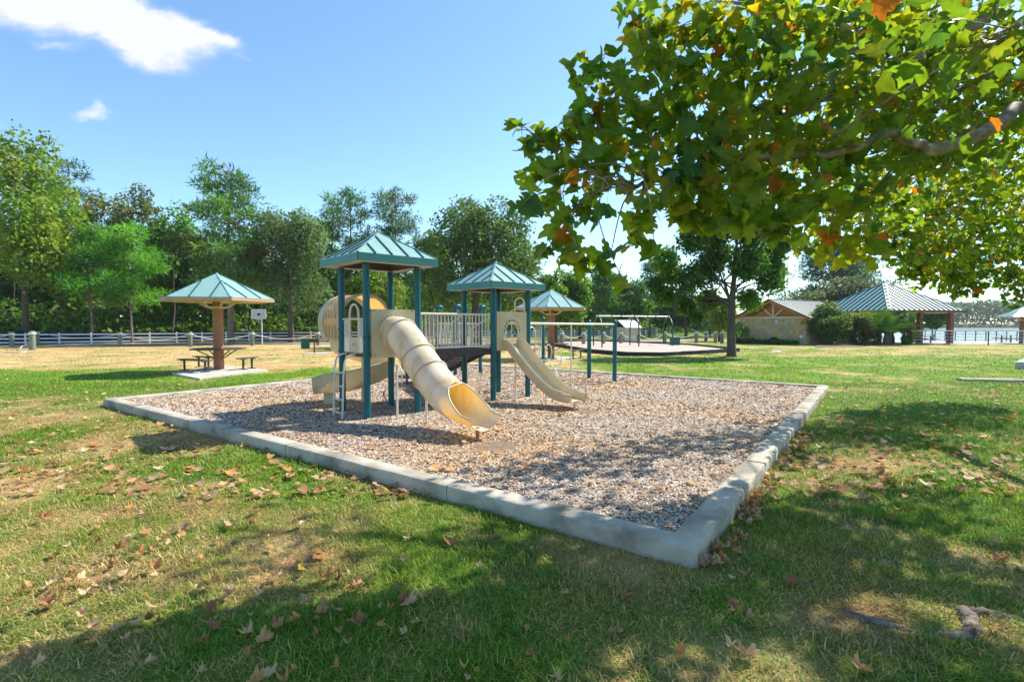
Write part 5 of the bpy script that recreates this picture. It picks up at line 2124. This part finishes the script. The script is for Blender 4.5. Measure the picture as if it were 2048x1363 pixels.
LIMBS = [
    ([TRK + ZV * 2.3, D(2100, 225, 6.2), D(1985, 258, 5.9), D(1870, 300, 5.7), D(1822, 285, 5.6), D(1775, 268, 5.5), D(1700, 300, 5.4), D(1600, 312, 5.2), D(1480, 318, 5.1), D(1400, 330, 5.0), D(1300, 362, 4.9), D(1230, 372, 4.8), D(1160, 330, 4.8), D(1060, 265, 4.9)],
     [.16, .085, .075, .065, .05, .045, .036, .032, .028, .024, .02, .016, .010, .004]),
    ([TRK + ZV * 3.2, D(2080, -10, 6.6), D(1960, 45, 6.2), D(1850, 108, 6.0), D(1740, 180, 5.8), D(1640, 205, 5.6), D(1530, 245, 5.5), D(1430, 200, 5.4), D(1330, 140, 5.4)], [.15, .07, .06, .045, .03, .028, .022, .012, .006]),
    ([TRK + ZV * 2.8, D(2100, 90, 7.5), D(2000, 140, 7.2), D(1900, 190, 7.0), D(1800, 240, 6.8), D(1700, 330, 6.6), D(1650, 420, 6.4)], [.14, .06, .045, .035, .025, .015, .006]),
    ([TRK + ZV * 2.4, Vector((8.6, 7.5, 3.4)), D(2010, 330, 11.2), D(1900, 400, 12.4), D(1800, 470, 12)], [.14, .09, .06, .035, .01]),
    ([TRK + ZV * 3.6, Vector((5.6, 4.0, 5.6)), Vector((3.6, 4.6, 6.5)), Vector((1.8, 5.4, 7.0))], [.15, .10, .06, .012]),
    ([TRK + ZV * 3.4, Vector((7.0, 6.8, 5.4)), Vector((5.0, 8.3, 6.8)), Vector((3.4, 9.0, 7.4))], [.15, .10, .06, .012]),
    ([TRK + ZV * 3.0, Vector((5.2, 2.2, 4.8)), Vector((3.0, 1.6, 5.6)), Vector((1.2, 1.8, 6.0))], [.14, .09, .05, .012]),
    ([TRK + ZV * 3.4, Vector((9.6, 6.0, 5.6)), Vector((11, 8, 6.6))], [.15, .09, .012]),
    ([TRK + ZV * 3.2, Vector((9.4, 2.6, 5.2)), Vector((11, 1.2, 6.2))], [.15, .09, .012]),
]
tm_ = MB(TRK).tube([TRK - ZV * .3, TRK + ZV * .1, TRK + ZV * 1.0, TRK + Vector((-.1, .1, 2.4)), TRK + Vector((-.1, .2, 4.0)), TRK + Vector((.1, .4, 6.5)), TRK + Vector((0, .6, 9.0))], [.55, .42, .34, .30, .24, .14, .03], 14)
tm_.build('trunk', 'sycamore_bark', syc, 60)
limb_pts = []
for pts, rs in LIMBS:
    sp_ = spline(pts, 5)
    rr = [np.interp(i / (len(sp_) - 1), np.linspace(0, 1, len(rs)), rs) for i in range(len(sp_))]
    sp_ = [p + Vector((random.gauss(0, .012), random.gauss(0, .012), random.gauss(0, .012))) for p in sp_]
    MB(TRK).tube(sp_, rr, 10).build('limb', 'sycamore_bark', syc, 60)
    limb_pts += list(zip(sp_, rr))

# leafy sprays: photo px, distance, radius in metres, leaf count
SPR = [(1030, 262, 4.9, .10, 5), (1060, 300, 4.9, .16, 12), (1095, 275, 4.9, .2, 16), (1150, 150, 5.0, .18, 12), (1165, 215, 5.0, .22, 20), (1130, 330, 4.9, .25, 24), (1150, 270, 4.9, .3, 32), (1215, 130, 5.1, .25, 22),
       (1230, 180, 5.1, .3, 34), (1220, 250, 5.0, .35, 46), (1080, 350, 4.9, .2, 16), (1120, 395, 4.9, .22, 20), (1045, 410, 4.6, .15, 9), (1180, 420, 4.8, .22, 20), (1130, 465, 4.7, .16, 12), (1100, 490, 4.6, .14, 10),
       (1160, 515, 4.6, .2, 20), (1220, 515, 4.6, .18, 14), (1130, 430, 4.8, .16, 10), (1270, 490, 4.6, .16, 11), (1290, 440, 4.7, .2, 18), (1310, 420, 4.7, .18, 14), (1200, 340, 4.9, .35, 46), (1280, 330, 4.9, .35, 50),
       (1290, 250, 5.1, .4, 60), (1300, 90, 5.3, .28, 30), (1290, 30, 5.5, .25, 26), (1340, 60, 5.4, .4, 60), (1330, 150, 5.2, .4, 60), (1360, 240, 5.1, .45, 74), (1360, 340, 4.9, .4, 60), (1350, 400, 4.8, .25, 26),
       (1420, 60, 5.4, .5, 90), (1420, 160, 5.3, .5, 90), (1430, 270, 5.1, .5, 90), (1440, 370, 5.0, .4, 70), (1410, 430, 4.9, .22, 22), (1460, 440, 4.9, .25, 28), (1510, 90, 5.5, .55, 110), (1520, 210, 5.4, .55, 110),
       (1510, 330, 5.2, .5, 90), (1520, 420, 5.1, .3, 40), (1590, 60, 5.6, .6, 120), (1600, 180, 5.6, .6, 120), (1600, 300, 5.5, .55, 110), (1590, 400, 5.4, .4, 60), (1560, 455, 5.2, .22, 22), (1680, 80, 5.8, .65, 130),
       (1690, 200, 5.9, .65, 130), (1690, 320, 5.9, .6, 120), (1670, 420, 6.2, .5, 90), (1650, 490, 6.3, .3, 40), (1720, 490, 6.6, .35, 50), (1770, 60, 6.2, .7, 150), (1780, 180, 6.3, .7, 150), (1780, 300, 6.5, .7, 150),
       (1770, 400, 7.0, .6, 130), (1790, 480, 7.6, .5, 110), (1850, 80, 6.6, .75, 160), (1870, 200, 6.8, .75, 160), (1870, 320, 7.2, .7, 160), (1860, 420, 8.0, .7, 170), (1860, 500, 8.6, .6, 150), (1900, 545, 9.0, .4, 90),
       (1950, 100, 7.0, .8, 170), (1960, 230, 7.4, .8, 170), (1960, 350, 8.0, .8, 180), (1950, 450, 8.8, .75, 190), (1960, 520, 9.3, .6, 150), (1930, 570, 9.2, .3, 45), (1830, 545, 8.8, .3, 45), (2040, 150, 7.6, .9, 190), (2040, 280, 8.0, .9, 190),
       (2040, 400, 8.8, .9, 200), (2040, 490, 9.4, .7, 170), (2030, 560, 9.0, .3, 40), (2045, 590, 8.6, .25, 26), (1250, 570, 4.4, .08, 4), (1310, 500, 4.5, .06, 2), (1380, 430, 4.9, .2, 16), (1020, 250, 4.9, .08, 3), (1580, 455, 5.2, .2, 16)]
SPR += [(u, v, y, .8, 60) for (u, v, y) in ((1560, 300, 9.5), (1600, 380, 10), (1660, 330, 10), (1700, 400, 10.5), (1620, 250, 9.5), (1735, 420, 11), (1500, 330, 9), (1720, 280, 10.5), (1460, 300, 8.5))]
LC, LR_, LN = [], [], []
for (u, v, y, r, n) in SPR:
    if u > 1740 and v > 330:
        y, r, n = y * 1.4, r * 1.4, n * 2.0
    LC.append(np.array(D(u, v, y)))
    LR_.append(r * y / 5.0 if y < 5.2 else r * 1.05)
    LN.append(int(n * (.68 if y < 6.4 else 1.1)))
nvis = len(LC)
# the rest of the crown above and behind the view
cnt = 0
while cnt < 54:
    d = unit(1)[0]
    p = np.array([6.0, 5.0, 6.4]) + d * np.array([5.6, 5.0, 3.2]) * RNG.uniform(.55, 1.0)
    if p[2] < 3.4:
        continue
    q = project(p)
    if q is not None and q[1] > -150 and q[0] < 1420:
        continue
    if q is not None and q[1] > 60 and 0 < q[0] < 2150:
        continue
    LC.append(p)
    LR_.append(RNG.uniform(.6, 1.1))
    LN.append(int(RNG.uniform(50, 110)))
    cnt += 1
twig = MB(TRK)
LPn = np.array([tuple(p) for p, r in limb_pts])
pos, ax_, sz, tint_ = [], [], [], []
for k, (c, r, n) in enumerate(zip(LC, LR_, LN)):
    near_j = np.argsort(np.sum((LPn - c) ** 2, 1))[:14]
    j = int(RNG.choice(near_j))
    if k >= nvis:
        j = int(near_j[0])
    st = Vector(LPn[j])
    en = Vector(c)
    if (en - st).length > .05:
        ll_ = (en - st).length
        midp = st * .5 + en * .5 + Vector((random.gauss(0, .16), random.gauss(0, .16), random.uniform(.02, .26))) * (ll_ if k < nvis else ll_ * .1)
        tw_ = spline([st, midp, en], 4)
        r0 = min(.02, max(.005, limb_pts[j][1] * .6))
        twig.tube(tw_, [r0 - (r0 - .0035) * i / (len(tw_) - 1) for i in range(len(tw_))], 5)
    ns = max(1, int(n / 14))
    tips = []
    for q in range(ns):
        e = en + Vector(unit(1)[0]) * (r * .8)
        twig.tube([en, (en + e) / 2 + ZV * .03 * r, e], [.006, .0045, .003], 4, caps=False)
        tips.append(e)
    d = unit(n)
    rr = RNG.uniform(.05, 1, n) ** .6 * r * RNG.choice([1, 1, 1.12], n)
    pos.append(np.array(en)[None] + d * rr[:, None] * np.array([1.0, 1.0, .85]))
    near = k < nvis and c[1] < 6.4
    sz.append(RNG.uniform(.085, .225, n) if near else RNG.uniform(.09, .18, n))
    tint_.append(np.full(n, k))
twig.build('twigs', 'sycamore_bark', syc, 60)
pos = np.concatenate(pos)
sz = np.concatenate(sz)
lid = np.concatenate(tint_)
NLV = len(pos)
pal = np.array([(.14, .24, .022), (.175, .265, .022), (.105, .20, .022), (.22, .275, .022), (.07, .17, .05), (.26, .28, .022)])
lobe_i = RNG.choice(len(pal), len(LC), p=[.26, .24, .18, .16, .08, .08])
ci = np.where(RNG.uniform(size=NLV) < .6, lobe_i[lid], RNG.choice(len(pal), NLV, p=[.26, .24, .18, .16, .08, .08]))
col = pal[ci] * RNG.uniform(.8, 1.2, (NLV, 1))
m = RNG.uniform(size=NLV)
col[m < .022] = np.array((.42, .14, .018))
col[(m > .022) & (m < .05)] = np.array((.40, .30, .02))
# hanging blades: the leaf axis droops, its face turns to the light at random
axd = RNG.normal(size=(NLV, 3)) * .75 + np.array([-.15, -.1, -.75])
nrm_ = RNG.normal(size=(NLV, 3)) * .75 + np.array([-.2, -.55, .55])
Yv = axd / np.linalg.norm(axd, axis=1, keepdims=True)
Zv = nrm_ - Yv * np.sum(Yv * nrm_, 1, keepdims=True)
Zv /= np.linalg.norm(Zv, axis=1, keepdims=True)
Xv = np.cross(Yv, Zv)
RmA = np.stack([Xv, Yv, Zv], 2)
camd = pos - np.array([0, 0, H])
inview = (np.abs(pos[:, 0] / np.maximum(pos[:, 1], .1)) < 1.0) & (pos[:, 1] > 1) & ((pos[:, 2] - H) / pos[:, 1] < .63)
score = np.where(inview, sz / np.linalg.norm(camd, axis=1), 0)
order = np.argsort(-score)
single = order[:290]
rest = order[290:]
tvs, tfs = leaf_template(.25, .16)
tv2, tf2 = leaf_template(.25, .16, simple)
vc = np.ones((len(tv2), 3))
for gi, (cu_, fo_d) in enumerate(((.12, .06), (.35, .22), (.7, .4))):
    tvg, tfg = leaf_template(cu_, fo_d, simple if gi != 1 else outl)
    rg = rest[gi::3]
    me = inst_mesh('foliage', tvg, tfg, RmA[rg], np.stack([sz[rg] * RNG.uniform(.75, 1.1, len(rg)), sz[rg], sz[rg]], 1), pos[rg] - np.array(TRK), col[rg])
    fo_ = link_mesh('foliage', me, 'sycamore_leaf', syc)
    fo_['kind'] = 'stuff'
variants = {}
for i in single:
    key = (tuple(np.round(col[i] * 12) / 12), int(RNG.integers(0, 3)))
    base_c = col[i]
    ck = int(ci[i]) if m[i] > .05 else (100 if m[i] < .022 else 101)
    key = (ck, int(RNG.integers(0, 3)))
    if key not in variants:
        tv3, tf3 = leaf_template([.1, .25, .45][key[1]], [.05, .18, .28][key[1]])
        mm = bpy.data.meshes.new('leaf')
        mm.from_pydata(tv3, [], tf3)
        cc3 = np.array([base_c] * len(tv3))
        if ck < 100:
            cc3[0] = base_c * 1.25
        set_col(mm, cc3)
        mm.materials.append(M['sycamore_leaf'])
        mm.polygons.foreach_set('use_smooth', [True] * len(mm.polygons))
        variants[key] = mm
    o = bpy.data.objects.new('leaf', variants[key])
    COL.objects.link(o)
    o.parent = syc
    mt = Matrix([list(RmA[i][r]) for r in range(3)]).to_4x4() @ Matrix.Diagonal((sz[i], sz[i], sz[i], 1))
    mt.translation = Vector(pos[i]) - TRK
    o.matrix_local = mt
for (u, v, y) in ((1213, 423, 4.7), (1362, 437, 4.8), (1262, 470, 4.6)):
    c = D(u, v, y)
    MB(TRK).sphere(c, .016, 8, 6).tube([c, c + Vector((.02, 0, .25))], .0015, 4).build('seed_ball', 'seed', syc)
# roots breaking through the turf
ROOTS = [([(2060, 1238), (2010, 1228), (1955, 1222), (1930, 1222), (1945, 1250), (1930, 1268), (1880, 1265), (1850, 1262)], .055),
         ([(1850, 1262), (1790, 1248), (1730, 1232), (1690, 1215)], .03),
         ([(1585, 1155), (1605, 1162), (1640, 1172)], .026),
         ([(1955, 1034), (1980, 1040), (2005, 1044)], .03),
         ([(1670, 1085), (1720, 1108), (1780, 1125), (1850, 1136)], .024),
         ([(2060, 1145), (2020, 1140), (1960, 1130)], .03)]
for pts, r in ROOTS:
    r *= .72
    sp_ = spline([P(u, v, 0) for (u, v) in pts], 6)
    n = len(sp_)
    sp_ = [Vector((p.x + random.gauss(0, r * .12), p.y + random.gauss(0, r * .12), zl(p.x, p.y) + r * (.60 * math.sin(math.pi * (i + .3) / n) ** .6 - .62) + random.gauss(0, r * .06))) for i, p in enumerate(sp_)]
    MB(TRK).tube(sp_, [r * (.45 + .75 * math.sin(math.pi * (i + .7) / (n + .4))) * random.uniform(.88, 1.1) for i in range(n)], 9).build('root', 'root_bark', syc, 60)

# ------------------------------------------------------------------ fallen leaves
DRY = [(.50, .29, .13), (.56, .37, .20), (.42, .23, .10), (.33, .16, .08), (.60, .43, .25), (.52, .25, .08), (.46, .31, .19)]
dry_meshes = []
for k, c in enumerate(DRY + [(.30, .34, .10), (.50, .36, .06)]):
    for q in range(3):
        tv3, tf3 = leaf_template([.35, .75, .5][q] * random.choice([1, 1, -.6]), [.15, .4, .3][q])
        rk = random.uniform(.6, 2.6)
        tw_a = random.uniform(-.6, .6)
        tv3 = [(math.sin((x + tw_a * y) * rk) / rk, y, z * .5 + (1 - math.cos((x + tw_a * y) * rk)) / rk + .10 * math.sin(7 * x + 2 * k) * math.cos(6 * y + k)) for (x, y, z) in tv3]
        if q:
            tv3 = [(x, y * (.75 if y > .2 else 1), z) for (x, y, z) in tv3]
        mm = bpy.data.meshes.new('fallen_leaf')
        mm.from_pydata(tv3, [], tf3)
        set_col(mm, np.array([c] * len(tv3)) * RNG.uniform(.88, 1.12, (len(tv3), 1)))
        mm.materials.append(M['dry_leaf'])
        dry_meshes.append(mm)
spots = []
def try_spot(x, y, s):
    a, b = kloc(x, y)
    if -.02 < a < LEN1 + .02 and -.02 < b < LEN2 + .02:
        return
    spots.append((x, y, s))
cl = [(random.uniform(-3.2, -.3), random.uniform(2.6, 4.4)) for _ in range(10)]
for k in range(200):             # near lawn, denser to the left
    v = random.uniform(960, 1400)
    u = random.triangular(-40, 2080, 250) if random.random() < .65 else random.uniform(0, 2050)
    p = P(u, v, 0)
    if random.random() < .4:
        c = random.choice(cl)
        p = Vector((c[0] + random.gauss(0, .25), c[1] + random.gauss(0, .22), 0))
    try_spot(p.x, p.y, random.uniform(.05, .15))
for k in range(110):              # drifted against the right side of the border
    b = random.uniform(0, 1) ** 1.5 * 6
    q = kb(-abs(random.gauss(.06, .09)) - .03, b + .05)
    try_spot(q.x, q.y, random.uniform(.09, .16))
for k in range(120):
    v = random.uniform(790, 970)
    u = random.uniform(0, 560) if random.random() < .7 else random.uniform(1560, 2040)
    p = P(u, v, 0)
    try_spot(p.x, p.y, random.uniform(.06, .13))
spots.sort(key=lambda s: s[1] / s[2])
for i, (x, y, s_) in enumerate(spots[:300]):
    k = random.choices(range(len(dry_meshes)), [4] * 6 + [3] * 9 + [2] * 3 + [3] * 3 + [.3] * 6)[0]
    o = bpy.data.objects.new('fallen_leaf', dry_meshes[k])
    COL.objects.link(o)
    sc_ = s_ * random.uniform(.48, .85)
    o.scale = (sc_ * random.uniform(.7, 1.1), sc_, sc_)
    o.rotation_euler = (random.gauss(0, .25), random.gauss(0, .25), random.uniform(0, 6.28))
    o.location = (x, y, zl(x, y) + .035 + .02 * random.random())
    gr = k >= 21
    tag(o, 'pale yellow green fallen leaf lying on the lawn' if gr else 'dry brown curled sycamore leaf lying on the lawn', 'leaf', 'fresh fallen leaves' if gr else 'fallen brown leaves on the lawn')
NFL = 900
pp_ = [(x, y, zl(x, y) + .04) for (x, y, s_) in spots[300:]]
while len(pp_) < NFL:
    v = random.uniform(760, 1000)
    u = random.uniform(0, 2048)
    p = P(u, v, 0)
    if not in_sandbox(p.x, p.y, .02):
        pp_.append((p.x, p.y, zl(p.x, p.y) + .04))
    elif random.random() < .12 and in_sandbox(p.x, p.y, -.3):
        pp_.append((p.x, p.y, CZ + .03))
me = inst_mesh('leaf_litter', tv2, tf2, rand_rot(NFL, 2.2), RNG.uniform(.05, .12, NFL), np.array(pp_), np.array(DRY)[RNG.choice(len(DRY), NFL)] * RNG.uniform(.8, 1.2, (NFL, 1)))
o = link_mesh('leaf_litter', me, 'dry_leaf')
o['kind'] = 'stuff'
o['label'] = 'small scattered dry leaves farther across the lawn'
o['category'] = 'leaf litter'

# ------------------------------------------------------------------ thin summer haze over the lake and woods
hm, ht = new_mat('haze')
ho = ht.nodes.new('ShaderNodeOutputMaterial')
hv = ht.nodes.new('ShaderNodeVolumePrincipled')
hv.inputs['Color'].default_value = (.86, .92, 1.0, 1)
hv.inputs['Density'].default_value = .0002
hv.inputs['Anisotropy'].default_value = .2
ht.links.new(hv.outputs[0], ho.inputs['Volume'])
M['haze'] = hm
o = MB().box((0, 320, 14.5), (1960, 2560, 43)).build('haze', 'haze')
o['kind'] = 'stuff'
o['label'] = 'thin pale haze over the whole park'
o['category'] = 'haze'
SC.cycles.volume_bounces = 0
